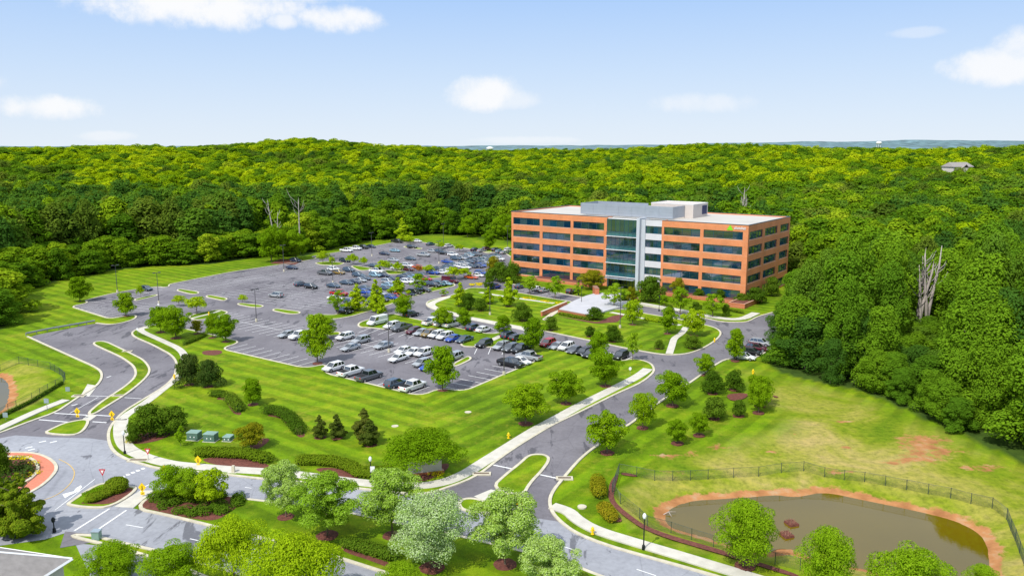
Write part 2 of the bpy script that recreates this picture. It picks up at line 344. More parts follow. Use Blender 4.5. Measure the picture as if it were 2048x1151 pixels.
# ------------------------------------------------------------------ mesh helpers
def link(o, parent=None):
    COL.objects.link(o)
    if parent: o.parent = parent
    return o
def tag(o, label, cat, group=None):
    o['label'] = label; o['category'] = cat
    if group: o['group'] = group
    return o
def struct(o): o['kind'] = 'structure'; return o
def empty(name, loc=(0, 0, 0), rz=0.0):
    o = bpy.data.objects.new(name, None); o.location = loc; o.rotation_euler = (0, 0, rz); o.empty_display_size = .5
    return link(o)
class MB:
    def __init__(s): s.v = []; s.f = []; s.m = []
    def quadbox(s, x0, x1, y0, y1, z0, z1, mi=0, taper=(1, 1)):
        cx, cy = (x0+x1)/2, (y0+y1)/2; tx, ty = taper; n = len(s.v)
        s.v += [(x0, y0, z0), (x1, y0, z0), (x1, y1, z0), (x0, y1, z0)]
        s.v += [(cx+(x-cx)*tx, cy+(y-cy)*ty, z1) for x, y in ((x0, y0), (x1, y0), (x1, y1), (x0, y1))]
        for f in ((0, 3, 2, 1), (4, 5, 6, 7), (0, 1, 5, 4), (1, 2, 6, 5), (2, 3, 7, 6), (3, 0, 4, 7)):
            s.f.append(tuple(n+i for i in f)); s.m.append(mi)
        return s
    def tube(s, pts, rads, seg=8, mi=0, caps=True):
        n0 = len(s.v); k = len(pts)
        for i, (p, r) in enumerate(zip(pts, rads)):
            a = Vector(pts[max(i-1, 0)]); b = Vector(pts[min(i+1, k-1)]); t = (b-a).normalized()
            u = t.cross(Vector((0, 0, 1)));
            if u.length < .05: u = t.cross(Vector((1, 0, 0)))
            u.normalize(); w = t.cross(u)
            for j in range(seg):
                q = 2*math.pi*j/seg; s.v.append(tuple(Vector(p)+u*math.cos(q)*r+w*math.sin(q)*r))
        for i in range(k-1):
            for j in range(seg):
                a = n0+i*seg+j; b = n0+i*seg+(j+1) % seg
                s.f.append((a, b, b+seg, a+seg)); s.m.append(mi)
        if caps:
            s.f.append(tuple(n0+j for j in range(seg-1, -1, -1))); s.m.append(mi)
            s.f.append(tuple(n0+(k-1)*seg+j for j in range(seg))); s.m.append(mi)
        return s
    def prism(s, poly, z0, z1, mi=0):
        n = len(s.v); k = len(poly)
        s.v += [(x, y, z0) for x, y in poly]+[(x, y, z1) for x, y in poly]
        for t in tessellate_polygon([[Vector((x, y, 0)) for x, y in poly]]):
            t = list(t); a, b, c = (poly[i] for i in t)
            if (b[0]-a[0])*(c[1]-a[1])-(b[1]-a[1])*(c[0]-a[0]) < 0: t = t[::-1]
            s.f.append(tuple(n+k+i for i in t)); s.m.append(mi)
        for i in range(k):
            j = (i+1) % k; s.f.append((n+i, n+j, n+k+j, n+k+i)); s.m.append(mi)
        return s
    def face(s, pts, mi=0):
        n = len(s.v); s.v += [tuple(p) for p in pts]; s.f.append(tuple(range(n, n+len(pts)))); s.m.append(mi); return s
    def mesh(s, name, mats, smooth=False):
        me = bpy.data.meshes.new(name); me.from_pydata(s.v, [], s.f)
        for mt in (mats if isinstance(mats, (list, tuple)) else [mats]): me.materials.append(mt)
        me.polygons.foreach_set('material_index', s.m)
        if smooth: me.polygons.foreach_set('use_smooth', [True]*len(s.f))
        me.update(); return me
    def build(s, name, mats, parent=None, smooth=False):
        return link(bpy.data.objects.new(name, s.mesh(name, mats, smooth)), parent)

def area2(p): return sum(p[i-1][0]*p[i][1]-p[i][0]*p[i-1][1] for i in range(len(p)))
def sheet(name, poly, z, mat):
    if area2(poly) < 0: poly = poly[::-1]
    mb = MB(); mb.v = [(x, y, z) for x, y in poly]
    for t in tessellate_polygon([[Vector((x, y, 0)) for x, y in poly]]):
        a, b, c = (poly[i] for i in t)
        t = tuple(t) if (b[0]-a[0])*(c[1]-a[1])-(b[1]-a[1])*(c[0]-a[0]) > 0 else tuple(t)[::-1]
        mb.f.append(t); mb.m.append(0)
    return struct(mb.build(name, mat))
def offset(pts, d, closed):
    out = []; n = len(pts)
    for i in range(n):
        if closed: a, b = pts[i-1], pts[(i+1) % n]
        else: a, b = pts[max(i-1, 0)], pts[min(i+1, n-1)]
        dx, dy = b[0]-a[0], b[1]-a[1]; L = math.hypot(dx, dy)+1e-9
        out.append((pts[i][0]-dy/L*d, pts[i][1]+dx/L*d))
    return out
def strip_mb(pts, w0, w1, z0, z1, closed=False, hfun=None):
    """a band from offset w0 to w1 (left of travel positive), top z1, skirts to z0"""
    A = offset(pts, w0, closed); B = offset(pts, w1, closed); mb = MB(); n = len(pts)
    for i in range(n):
        h = hfun(*pts[i]) if hfun else 0
        mb.v += [(*A[i], z0+h), (*A[i], z1+h), (*B[i], z1+h), (*B[i], z0+h)]
    for i in range(n if closed else n-1):
        a = 4*i; b = 4*((i+1) % n)
        for q in ((0, 1), (1, 2), (2, 3)):
            mb.f.append((a+q[0], a+q[1], b+q[1], b+q[0])); mb.m.append(0)
    return mb
def kerb(pts, closed=False, side=0.0, w=.42):
    o = strip_mb(pts, side-w/2, side+w/2, 0, .165, closed).build('kerb', M['kerb']); return struct(o)

# ------------------------------------------------------------------ ground
def axis(lo, hi, step, far_lo, far_hi):
    a = list(np.arange(lo, hi+.01, step)); s = step; v = a[-1]
    while v < far_hi: s *= 1.18; v += s; a.append(v)
    s = step; v = a[0]
    while v > far_lo: s *= 1.18; v -= s; a.insert(0, v)
    return a
forest_edge_px = None
WOOD_L = gp([(-900,640),(-300,640),(-60,655),(0,660),(22,640),(10,600),(60,578),(120,560),(150,545),(178,552),(205,543),(300,532),(420,528),(490,518),(515,512),(610,512),(640,503),(700,487),(790,475),(860,470),(930,470),(1000,478)])+[(AX+NX*u_+EX*v_, AY+NY*u_+EY*v_) for u_, v_ in ((62,-8),(50,15),(50,70),(46,88),(38,95),(20,98),(0,97))]
WOOD_R = gp([(1575,655),(1548,690),(1525,705),(1560,745),(1640,765),(1720,780),(1790,810),(1850,835),(1930,870),(2000,905),(2048,925),(2150,960),(2500,1060)])
WOOD = WOOD_L+WOOD_R+[(1200, 60), (1500, 4000), (-1500, 4000), (-1200, 150)]
MEADOW = gp([(1455,735),(1530,735),(1560,748),(1640,768),(1790,812),(1930,872),(2048,930),(2300,1020),(2300,1300),(1700,1210),(1560,1130),(1430,1092),(1345,1066),(1290,1040),(1240,1005),(1225,985),(1238,943),(1270,905),(1320,880),(1430,880),(1540,850)])
soils = [(1850,895,4.5,4.5),(1853,880,4,3),(1846,912,3,3),(1835,874,3.2,1.4),(1600,870,2,.7),(1690,843,2.6,.7),(1335,912,2.6,1.2),(1385,905,1.,1.6),(1440,895,1.6,1.8),(1690,893,1.6,.8),(1345,945,2.8,.8),(1680,938,3,.8),(1960,935,4,1.4),(1790,925,2.5,1),(1480,805,.1,.1),(1350,860,.1,.1),(1820,915,2,2),(1545,905,2,.8),(1900,905,3,1)]
soils = [(*plane_pt(a, b), c, d) for a, b, c, d in soils]
xs = axis(-165, 150, 1.4, -9000, 9000); ys = axis(56, 300, 1.4, -300, 9500)
nx, ny = len(xs), len(ys)
V = []; mow = []; mea = []; soi = []; woo = []
for y in ys:
    for x in xs:
        V.append((x, y, H(x, y)))
        fine = -170 < x < 160 and 50 < y < 450
        me = so = wo = 0.0
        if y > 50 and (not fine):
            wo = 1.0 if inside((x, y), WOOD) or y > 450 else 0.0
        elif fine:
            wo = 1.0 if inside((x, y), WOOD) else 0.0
            if 20 < x and y < 200 and inside((x, y), MEADOW): me = min(1, pdist((x, y), MEADOW)/7)
            d = pond_sd(x, y)
            if d < 6:
                me = max(me, .8 if d < 5 else .5); so = 1.0 if d < .2 else max(0, .92-(d-.2)/2.4)
            if x > 10 and y < 190:
                for (sx, sy, ax, ay) in soils:
                    q = ((x-sx)/ax)**2+((y-sy)/ay)**2
                    if q < 4: so = max(so, .62*math.exp(-q*.6)*1.0)
        mea.append(me); soi.append(so); woo.append(wo)
Fc = [(j*nx+i, j*nx+i+1, (j+1)*nx+i+1, (j+1)*nx+i) for j in range(ny-1) for i in range(nx-1)]
me_ = bpy.data.meshes.new('ground'); me_.from_pydata(V, [], Fc); me_.materials.append(M['ground'])
for nm, arr in (('meadow', mea), ('soil', soi), ('wood', woo)):
    a = me_.attributes.new(nm, 'FLOAT', 'POINT'); a.data.foreach_set('value', arr)
me_.polygons.foreach_set('use_smooth', [True]*len(Fc))
struct(link(bpy.data.objects.new('ground', me_)))
sheet('pond_water', [((x-bbox(POND,0)[0]-40)*1.02+bbox(POND,0)[0]+40, y) for x, y in POND], WATER_Z, M['water'])
sheet('pond_water', POND2, WATER_Z, M['water'])

# distant hills
def hills(y0, base, segs, hgt, name, seed):
    rnd = random.Random(seed); mb = MB(); n = 90
    for i in range(n+1):
        x = -y0*.95+2*y0*.95*i/n; t = x/y0
        h = 0
        for a, v in zip(segs, segs[1:]):
            if a[0] <= t <= v[0]: h = a[1]+(v[1]-a[1])*(t-a[0])/(v[0]-a[0])
        h = h*hgt+rnd.uniform(-1, 1)*hgt*.05
        yy = y0+rnd.uniform(-80, 80)
        mb.v += [(x, yy-900, -30), (x, yy-300, base+h*.6), (x, yy, base+h), (x, yy+800, -20)]
    for i in range(n):
        for k in range(3):
            a = 4*i+k; mb.f.append((a, a+4, a+5, a+1)); mb.m.append(0)
    return struct(mb.build(name, M['hill'], smooth=True))
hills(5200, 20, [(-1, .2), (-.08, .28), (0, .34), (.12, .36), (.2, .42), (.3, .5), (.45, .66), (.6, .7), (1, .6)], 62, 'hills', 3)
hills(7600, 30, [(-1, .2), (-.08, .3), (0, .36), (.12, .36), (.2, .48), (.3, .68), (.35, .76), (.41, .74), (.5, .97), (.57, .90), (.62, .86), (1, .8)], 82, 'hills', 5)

# ------------------------------------------------------------------ pavements
west = [(-30,876),(0,866),(68,840),(112,825),(140,806),(162,791),(193,773),(204,757),(203,743),(188,733),(152,717),(101,694),(55,673),(192,646),(218,649.5),(240,647),(262,641),(272,636),(272,631),(262,630),(220,637.7),(141,613),(178,606),(168,601),(230,586),(271,579),(314,573),(329,575),(339,573),(337,569),(460,544.5),(602,523),(635,517),(621,513),(681,503.7),(750,492),(784,485.4),(838,483.6),(854,486),(906,493),(941,498),(970,503),(1012,507),(1022,514)]
mid = [(1012,545),(1000,562),(1031,569.5),(1139,590),(1173,596),(1240,606),(1277,610),(1370,626),(1413,637),(1443,644),(1482,645),(1498,643),(1513,634),(1545,625)]
east = [(1570,650),(1550,692),(1519,712),(1500,719),(1455,716),(1427,732),(1407,746),(1381,765),(1328,798),(1309,812),(1271,840),(1257,850),(1197,889),(1175,905),(1153,925),(1128,955),(1107,980),(1098,1001),(1104,1026),(1126,1048),(1153,1067),(1208,1089),(1273,1108),(1342,1127),(1427,1151),(1560,1190)]
southk = [(1330,1192),(1199,1151),(1145,1128),(1080,1110),(925,1072),(722,1028.7),(640,1014),(560,1004),(492,997),(448,989),(380,984),(312,981)]
ring1 = soften(gp(west), False, 1.5, 2)+soften(gp(mid), False, 1.5, 2)+soften(gp(east), False, 2, 2)+gp(southk)+gp([(240,1000),(60,1000),(-30,1000)])
sheet('parking_lot', ring1, .022, M['asphalt'])
# the lighter public road: main road, roundabout
nk = [(832,989),(760,982),(624,966),(520,957.6),(451,949),(380,943),(314,937),(287,929),(262,922),(238,911),(224,899),(217,881),(217,866)]
road = gp([(1560,1190),(1427,1151),(1342,1127),(1273,1108),(1208,1089),(1153,1067),(1120,1043),(1050,1032),(930,1022),(880,1003),(832,989)])+gp(nk[1:-1])+gp([(180,876),(100,874),(30,870),(-40,884),(-40,1096),(90,1078),(128,1066),(186,1067),(202,1072),(273,1089),(323,1100),(500,1150),(640,1192),(900,1192),(870,1175),(763,1143),(659,1110),(542,1080),(441,1057),(396,1045),(328,1029),(266,1016),(309,979)])+gp([(380,984),(448,989),(492,997),(560,1004),(640,1014),(722,1028.7),(925,1072),(1080,1110),(1145,1128),(1199,1151),(1330,1192)])
sheet('road', road, .028, M['road'])
kerb(soften(gp(west[:13]), False, 1.5, 2), side=0); kerb(soften(gp(west[13:]), False, 1.5, 2))
kerb(soften(gp(mid), False, 1.5, 2)); kerb(soften(gp(east), False, 2, 2))
# second paved strip in front of the houses
sheet('road', gp([(215,1092),(330,1122),(400,1150),(500,1200),(300,1230),(180,1150),(150,1085)]), .012, M['road'])
sheet('driveway', gp([(130,1062),(190,1068),(178,1085),(120,1095)]), .032, M['asphalt'])
mainS = [(542,1080),(659,1110),(763,1143),(870,1175)]

def lawn(px, name='lawn', mat='lawn', z=.125, closed_kerb=True, it=2, lim=1.6, kerb_on=True):
    P = soften(gp(px), True, lim, it)
    if area2(P) < 0: P = P[::-1]
    o = sheet(name, P, z, M[mat])
    if kerb_on: kerb(P, True, side=-.0)
    return P
big = [(314,937),(287,929),(262,922),(238,911),(224,899),(217,881),(217,862),(227,845),(246,824),(292,796),(330,773),(350,753),(354,725),(343,710),(305,689.5),(269,674),(263,667),(269,661),(280,657),(296,652),(330,649),(372,658),(380,660),(484,684),(440,697.7),(611,737),(654,727.5),(646,746),(768,775),(841,793),(881,776),(927,783.5),(1008,749),(1078,720),(1070,706),(1060,695),(950,694),(926,693),(921,688),(929,683),(947,674),(900,670),(817,661),(774,659),(737,655),(721,655),(715,650),(723,643),(769,632),(785,627),(817,635.5),(866,646),(929,659),(978,669),(1011,664),(1022,676),(1078,681),(1090,697),(1122,702),(1206,716),(1242,723),(1267,717),(1300,725),(1309,738),(1305,748),(1282,766),(1231,788.5),(1155,826.5),(1105,850),(1080,865),(1040,889),(996,919),(963,946),(930,963),(889,977),(867,985),(832,989),(760,982),(624,966),(520,957.6),(451,949),(380,943)]
BIG = lawn(big)
# a median strip of lawn between the two car rows is inside the outline above; the car bays beside it are paved
loop = [(911,572+1),(906,590),(876,597),(856,602.5),(852,609),(858,615),(876,621.5),(931,633),(960,638),(1048,655),(1089,662),(1177,680.5),(1249,696),(1287,703),(1316,708),(1341,710),(1375,708),(1404,698),(1429,683),(1441,671),(1441,663),(1431,656),(1411,650),(1353,638),(1283,626),(1250,618),(1205,622),(1165,628),(1117,621),(1149,604),(1100,597),(1034,585),(975,577),(941,575)]
LOOP = lawn(loop[1:])
sis = [(185,688),(193,683),(211,683),(251,702),(287,720),(300,737),(297,750),(279,768),(249,791),(208,816),(188,829),(174,828),(203,804),(254,771),(273,752),(269,733),(244,715)]
lawn(sis, 'traffic_island')
lawn([(87,867),(104,858),(131,846),(176,838),(175,850),(162,866),(142,871)], 'traffic_island', 'verge')
sheet('crosswalk_pad', gp([(160,842),(175,829),(196,829),(178,842)]), .034, M['concrete'])
lawn([(982,977),(1012,949),(1040,927.5),(1056,912),(1072,909),(1090,910),(1100,919),(1082,944),(1060,966),(1045,993)], 'traffic_island')
lawn([(917,1008),(925,999),(945,997),(968,1003),(1030,1022),(1044,1030),(968,1026),(925,1021)], 'traffic_island', 'verge')
sheet('crosswalk_pad', gp([(948,992),(982,978),(1045,994),(1042,1018),(968,1002)]), .036, M['concrete'])
lawn([(134,1010),(142,1004),(191,971),(219,966),(254,972.6),(279,977),(224,1014),(180,1016)], 'traffic_island', 'verge')
sheet('crosswalk_pad', gp([(281,980),(309,980),(266,1015),(228,1013)]), .036, M['concrete'])
# median of the public road
medn = [(316,984),(380,986),(448,991),(492,999),(560,1006),(640,1016),(722,1031),(925,1074),(1080,1112),(1145,1130),(1199,1153),(1330,1194),(870,1178),(763,1143),(659,1110),(542,1080),(441,1057),(396,1045),(328,1029),(268,1017)]
MED = lawn(medn, 'median')
lawn([(130,1070),(186,1071),(202,1076),(273,1093),(323,1104),(500,1154),(620,1195),(560,1215),(400,1150),(330,1122),(215,1090)], 'verge', 'verge', .06)
for pl in ([(353,581),(359,578),(398,584),(396,588),(382,588.5)], [(411,594),(417,590),(456,597),(449,602)], [(474,609),(479,606),(527,611),(524,615),(506,615)], [(544,621),(551,617),(601,624),(598,628),(577,628)], [(619,634),(628,629),(668,630),(672,629),(700,622),(740,612),(770,603),(830,584),(880,571),(905,565),(911,572),(830,592),(784,607.5),(754,618),(703,633),(672,638),(645,640)], [(629,526),(652,523),(690,526),(678,531),(642,530)], [(702,533),(709,531),(747,537),(733,541),(719,541)], [(769,543),(773,540),(817,544),(803,548),(777,549)], [(841,549),(889,553),(861,558)], [(806,494),(812,492),(847,497),(838,499)], [(883,505),(893,505),(905,508),(899,509)], [(958,512),(972,511),(966,514)], [(376,635),(392,627),(437,619),(458,625),(431,635),(392,641)], [(652,666),(678,663),(682,670),(655,673)], [(904,730),(936,712),(944,718),(913,733)], [(268,599),(312,589),(316,591),(272,602)], [(962,503),(985,505),(978,507)]):
    lawn(pl, 'traffic_island', 'verge', .125, it=2, lim=1.0)
# roundabout centre
rc = [(22,905.6),(63,905.6),(90,912.5),(109,925),(114,937),(107,950),(88,968.5),(63,984),(30,1000),(-60,1040),(-200,1040),(-260,980),(-150,915),(-40,903)]
P = soften(gp(rc), True, 4, 3); P = P if area2(P) > 0 else P[::-1]
sheet('roundabout_apron', P, .13, M['pavers']); kerb(P, True)
P2 = soften(gp([(30,915),(55,916),(70,923),(78,937),(70,953),(50,967),(0,985),(-150,1000),(-180,960),(-60,915)]), True, 3, 3); P2 = P2 if area2(P2) > 0 else P2[::-1]
sheet('roundabout_bed', P2, .22, M['mulch'])
struct(strip_mb(P2, -.2, .2, 0, .3, True).build('kerb', M['kerb']))

def walk(px, w=1.7, z=.15, name='sidewalk', mat='concrete'):
    P = soften(gp(px), False, 2.5, 2)
    return struct(strip_mb(P, -w/2, w/2, 0, z).build(name, M[mat]))
walk([(243,840),(240.6,856),(242,875.5),(251,894),(273,908),(301,919),(342,929),(383,933),(465,940),(547,944.5),(575,947),(673,960),(766,971),(834,974),(889,966),(930,949),(963,927.5),(1007,900),(1067,862),(1092,849),(1155,814),(1231,776),(1277,753),(1296,738)], 2.0)
walk([(1104,1012),(1137,1022),(1153,1039),(1191,1061),(1273,1086),(1355,1110),(1437,1135),(1560,1172)], 1.7)
walk([(-20,866),(15,850),(76,821.5),(132,800)], 1.6)
walk([(296,655),(280,658),(284,664),(325,682),(363,699.6),(372,720),(368,742),(358,755),(327,778),(292,806),(254,829),(243,841)], 1.5, .15)
walk([(1338.5,708),(1345,688),(1348,677),(1363,668),(1372,655)], 1.5)
walk([(905,591),(880,599.5),(864,606),(861,610.5),(868,616),(884,621.5),(931,635),(965,642),(1048,658),(1060,661)], 2.2)
walk([(960,585),(1000,592),(1042,598),(1108,607)], 1.4)
walk([(1222,625),(1318,643),(1361,651)], 1.4)
walk([(1277,606),(1370,622),(1433,636),(1482,640),(1512,626)], 2.2)
walk([(950,695),(985,680),(1011,668)], 1.5)
walk([(380,638),(420,628),(440,622)], .9)
sheet('concrete_apron', gp([(162,790),(175,768),(195,771),(178,793)]), .05, M['concrete'])
sheet('mulch_bed', gp([(608,520),(560,518),(540,527),(590,529)]), .05, M['mulch'])

# painted markings
marks = MB(); faint = MB()
def line(mb, a, b, w=.12, z=.045):
    dx, dy = b[0]-a[0], b[1]-a[1]; L = math.hypot(dx, dy); nx_, ny_ = -dy/L*w/2, dx/L*w/2
    mb.face([(a[0]-nx_, a[1]-ny_, z), (b[0]-nx_, b[1]-ny_, z), (b[0]+nx_, b[1]+ny_, z), (a[0]+nx_, a[1]+ny_, z)])
def stalls(pa, pb, dpx, L=5.4, both=False, center=True, mb=None, w=.14):
    """stall lines from a row line between two photo points; dpx: a photo point the stalls point towards"""
    a, b = plane_pt(*pa), plane_pt(*pb); mb = mb or marks
    D = math.hypot(b[0]-a[0], b[1]-a[1]); ux, uy = (b[0]-a[0])/D, (b[1]-a[1])/D
    n = max(1, round(D/2.72)); c = plane_pt(*dpx); sx, sy = -uy, ux
    if (c[0]-a[0])*sx+(c[1]-a[1])*sy < 0: sx, sy = -sx, -sy
    for i in range(n+1):
        x, y = a[0]+ux*D*i/n, a[1]+uy*D*i/n
        line(mb, (x-(sx*L if both else 0), y-(sy*L if both else 0)), (x+sx*L, y+sy*L), w)
    if center and both: line(mb, a, b, w, .049)
stalls((452,698.3),(610,737.3),(540,690)); stalls((646,746.5),(841,793.5),(800,740))
stalls((462,639.6),(600,668),(540,630), both=True); stalls((680,678),(905,728),(760,660), both=True)
stalls((405,627),(450,637),(440,620), both=True)
stalls((931,781.5),(1075,721),(990,740)); stalls((740,656),(945,675),(860,690)); stalls((800,633),(975,669),(900,630)); stalls((955,695),(1062,697),(1000,710))
stalls((1095,698),(1240,724),(1180,690))
for a, b, t in (((372,584),(640,530),(450,580)), ((452,592),(690,547),(520,580)), ((524,604),(740,556),(600,600)), ((598,616),(790,568),(690,600))):
    stalls(a, b, t, both=True, mb=faint, w=.13)
stalls((345,568),(600,524),(450,560), mb=faint); stalls((700,500),(784,487),(760,500), mb=faint)
stalls((720,530),(905,498),(800,530), both=True, mb=faint); stalls((800,539),(990,513),(900,545), both=True, mb=faint)
stalls((180,603),(310,575),(240,610)); stalls((262,619),(308,609),(300,625), both=True, mb=faint); stalls((145,613),(218,636),(230,615))
stalls((1040,572),(1135,590),(1060,590), mb=faint)
struct(marks.build('painted_markings', M['paint'])); struct(faint.build('painted_markings', M['faint']))
rm = MB()
def pline(px, w=.12, z=.052, mb=rm):
    P = gp(px)
    for a, b in zip(P, P[1:]): line(mb, a, b, w, z)
pline([(169,791),(226,793)], .18); pline([(249,795),(283,797)], .18)
pline([(105,826),(175,830)], .3); pline([(78,839),(137,844)], .3); pline([(193,830),(225,832)], .3); pline([(185,843),(213,845)], .3)
pline([(197,794),(140,826)], .12); pline([(155,808),(143,811)], .3); pline([(213,755),(222,752)], .3)
pline([(149,1061),(219,1017)], .25); pline([(188,1064),(253,1020)], .25); pline([(280,978),(306,965)], .2)
pline([(252,1049),(286,1055)], .14); pline([(380,1077),(420,1086)], .14); pline([(110,1020),(190,958)], .12)
pline([(490,974),(503,976)], .14); pline([(600,990),(630,996)], .14); pline([(1125,1092),(1150,1100)], .14); pline([(1273,1138),(1312,1151)], .14)
for x, y in [(226,961),(236,957),(246,953.5),(256,949),(266,945),(276,941),(286,937)]: pline([(x-3.5,y+1),(x+3.5,y-1)], .6)
for x, y in [(58,894.5),(63,899),(85,883),(107,883.5)]: pline([(x-7,y+1.5),(x+7,y-1.5)], .35)
pline([(984,929),(1028,938)], .3); pline([(1076,948),(1118,957)], .3)
struct(rm.build('painted_markings', M['paint']))
arrow = MB(); 
for z_, pts in ((.055, [(125,988),(148,982),(152,976),(162,970),(164,974),(158,982),(140,990),(130,996)]),):
    arrow.face([(*plane_pt(*p), z_) for p in pts])
struct(arrow.build('painted_arrow', M['paint']))
ym = MB(); yl = [(80,1002),(110,992),(130,978),(145,962),(150,945),(145,935),(135,926),(118,918)]
P = soften(gp(yl), False, 3, 2)
for a, b in zip(P, P[1:]): line(ym, a, b, .12, .055)
struct(ym.build('painted_markings', M['yellowp']))
# drain inlets
for x, y, l in ((158,792,2.2),(237,792,2.),(255,703,2.),(277,921,2.8),(963,948,2.5),(1129,957,2.2)):
    X, Y = plane_pt(x, y); e_ = MB(); e_.quadbox(X-l/2, X+l/2, Y-.5, Y+.5, .0, .19); ob = e_.build('drain_inlet', M['kerb'])
    gr = MB(); gr.quadbox(X-l/2+.25, X+l/2-.25, Y-.25, Y+.25, .18, .2); g2 = gr.build('grate', M['trunk'], ob)
    tag(ob, {158: 'concrete drain inlet beside the curved left road', 237: 'concrete drain inlet at the foot of the long curved island', 255: 'concrete drain inlet on the upper right edge of the curved island', 277: 'concrete storm drain at the kerb near the yield sign', 963: 'concrete drain inlet in the kerb of the main drive', 1129: 'concrete drain inlet on the grass right of the drive'}[x], 'drain')


# ------------------------------------------------------------------ office building
RZ = 21.35
bld = empty('office_building', (AX, AY, 0), TH)
tag(bld, 'five storey orange brick office building with dark ribbon windows and a white flat roof', 'building')
FT = [19.5-4.1*k for k in range(5)]       # window heads
WH = 2.25
def wl(k): return WH+(.25 if k == 4 else 0)
wall = MB()
def ribbed(u0, u1, bays, place, t=.5):
    """spandrels and piers of one brick wall; place(u, d, z) -> local point, d = depth into the wall"""
    def box(a, b, z0, z1):
        p = [place(a, 0, z0), place(b, 0, z0), place(b, t, z0), place(a, t, z0), place(a, 0, z1), place(b, 0, z1), place(b, t, z1), place(a, t, z1)]
        n = len(wall.v); wall.v += p
        for f in ((0, 3, 2, 1), (4, 5, 6, 7), (0, 1, 5, 4), (1, 2, 6, 5), (2, 3, 7, 6), (3, 0, 4, 7)):
            wall.f.append(tuple(n+i for i in f)); wall.m.append(0)
    tops = [RZ]+[FT[k]-wl(k) for k in range(5)]; bots = FT+[0]
    for z1, z0 in zip(tops, bots): box(u0, u1, z0, z1)
    e_ = [u0]+[v for b_ in bays for v in b_]+[u1]
    for k in range(5):
        for i in range(0, len(e_), 2): box(e_[i], e_[i+1], FT[k]-wl(k), FT[k])
fr = lambda u, d, z: (u, d, z)
sd = lambda u, d, z: (BW-d, u, z)
BAYL = [(.75, 11.5), (12.6, 23.4), (24.4, 35.6)]; BAYR = [(55.8, 67.1), (68.1, 79.6)]; BAYS = [(1.0, 11.4), (13.3, 23.9), (26.6, 34.4)]
ribbed(0, 36.95, BAYL, fr); ribbed(55.1, BW, BAYR, fr)
ribbed(.5, BD, BAYS, sd)
wall.quadbox(0, .5, .5, BD, 0, RZ); wall.quadbox(.5, BW-.5, BD-.5, BD, 0, RZ)
wall.quadbox(35.4, 36.95, .5, 3, 0, RZ); wall.quadbox(55.1, 55.6, .5, 3, 0, RZ)
wall.build('wall', M['brick'], bld)
def window(place, a, b, z0, z1, cols=4, gl='glass', depth=.28, parent=bld):
    g_ = MB(); n = cols
    ws = [a+(b-a)*i/n for i in range(n+1)]
    for i in range(n): g_.face([place(ws[i], depth, z0), place(ws[i+1], depth, z0), place(ws[i+1], depth, z1), place(ws[i], depth, z1)])
    w = g_.build('window', M[gl], parent)
    fm = MB()
    def bar(u0, u1, q0, q1):
        p = [place(u0, depth-.08, q0), place(u1, depth-.08, q0), place(u1, depth+.02, q0), place(u0, depth+.02, q0), place(u0, depth-.08, q1), place(u1, depth-.08, q1), place(u1, depth+.02, q1), place(u0, depth+.02, q1)]
        k = len(fm.v); fm.v += p
        for f in ((0, 3, 2, 1), (4, 5, 6, 7), (0, 1, 5, 4), (1, 2, 6, 5), (2, 3, 7, 6), (3, 0, 4, 7)): fm.f.append(tuple(k+i for i in f)); fm.m.append(0)
    for i, x in enumerate(ws):
        bar(x-.04, x+.04, z0, z1)
    bar(a, b, z1-.42, z1-.34); bar(a, b, z0, z0+.07); bar(a, b, z1-.06, z1)
    fm.build('frame', M['mullion'], w)
    return w
SILL = simple('sill_stone', (.80, .48, .33), .8)
for k in range(5):
    for a, b in BAYL+BAYR:
        w_ = window(fr, a, b, FT[k]-wl(k), FT[k], 4); sill = MB(); sill.quadbox(a, b, -.05, .25, FT[k]-wl(k)-.13, FT[k]-wl(k)-.002); sill.build('sill', SILL, w_)
    for a, b in BAYS:
        w_ = window(sd, a, b, FT[k]-wl(k), FT[k], 4); sill = MB(); sill.quadbox(BW-.25, BW+.05, a, b, FT[k]-wl(k)-.13, FT[k]-wl(k)-.002); sill.build('sill', SILL, w_)
# atrium glass between the wings, grey pylon and grey bay
at_ = MB()
for k in range(5):
    zt = RZ-.3 if k == 0 else FT[k]+.4
    zb = FT[k+1]+.4 if k < 4 else 3.1
    if k == 4: break
    window(fr, 37.0, 47.4, zb+1.35, zt-.02, 7, 'cglass', -.6)
    window(fr, 37.0, 47.4, zb+.1, zb+1.3, 7, 'spandrel_glass', -.75)
    at_.quadbox(36.97, 47.45, -1.3, .3, zb-.06, zb+.06)
at_.quadbox(36.97, 47.45, .0, .1, 3.2, RZ-.1)
window(fr, 37.4, 41.0, .1, 2.9, 3, 'cglass', .6); window(fr, 41.2, 47.2, .1, 2.9, 6, 'carglass', 1.2)
at_.build('floor_ledge', M['white'], bld)
py = MB(); py.quadbox(47.5, 48.5, -1.4, 3, 0, RZ+.35); py.quadbox(48.5, 49.8, -.2, 3, 0, RZ); py.quadbox(36.97, 37.4, .1, 2, 0, 3.1)
py.build('pylon', simple('light_metal_panel', (.52, .55, .60), .5, .1, .05, .5), bld)
tops = [RZ]+[FT[k]-wl(k) for k in range(5)]; bots = FT+[0]
for z1, z0 in zip(tops, bots): gw = MB(); gw.quadbox(49.8, 55.1, .05, .5, z0, z1); gw.build('grey_panel', M['grey_wall'], bld)
for k in range(5): window(fr, 49.85, 55.05, FT[k]-wl(k), FT[k], 4)
can = MB(); can.quadbox(36.97, 47.45, -3.0, .3, 3.0, 3.12); can.build('canopy', M['panel'], bld)
ro = MB(); ro.quadbox(.35, BW-.35, .35, BD-.35, RZ-.5, RZ-.28); ro.build('roof', M['roof'], bld)
cp = MB()
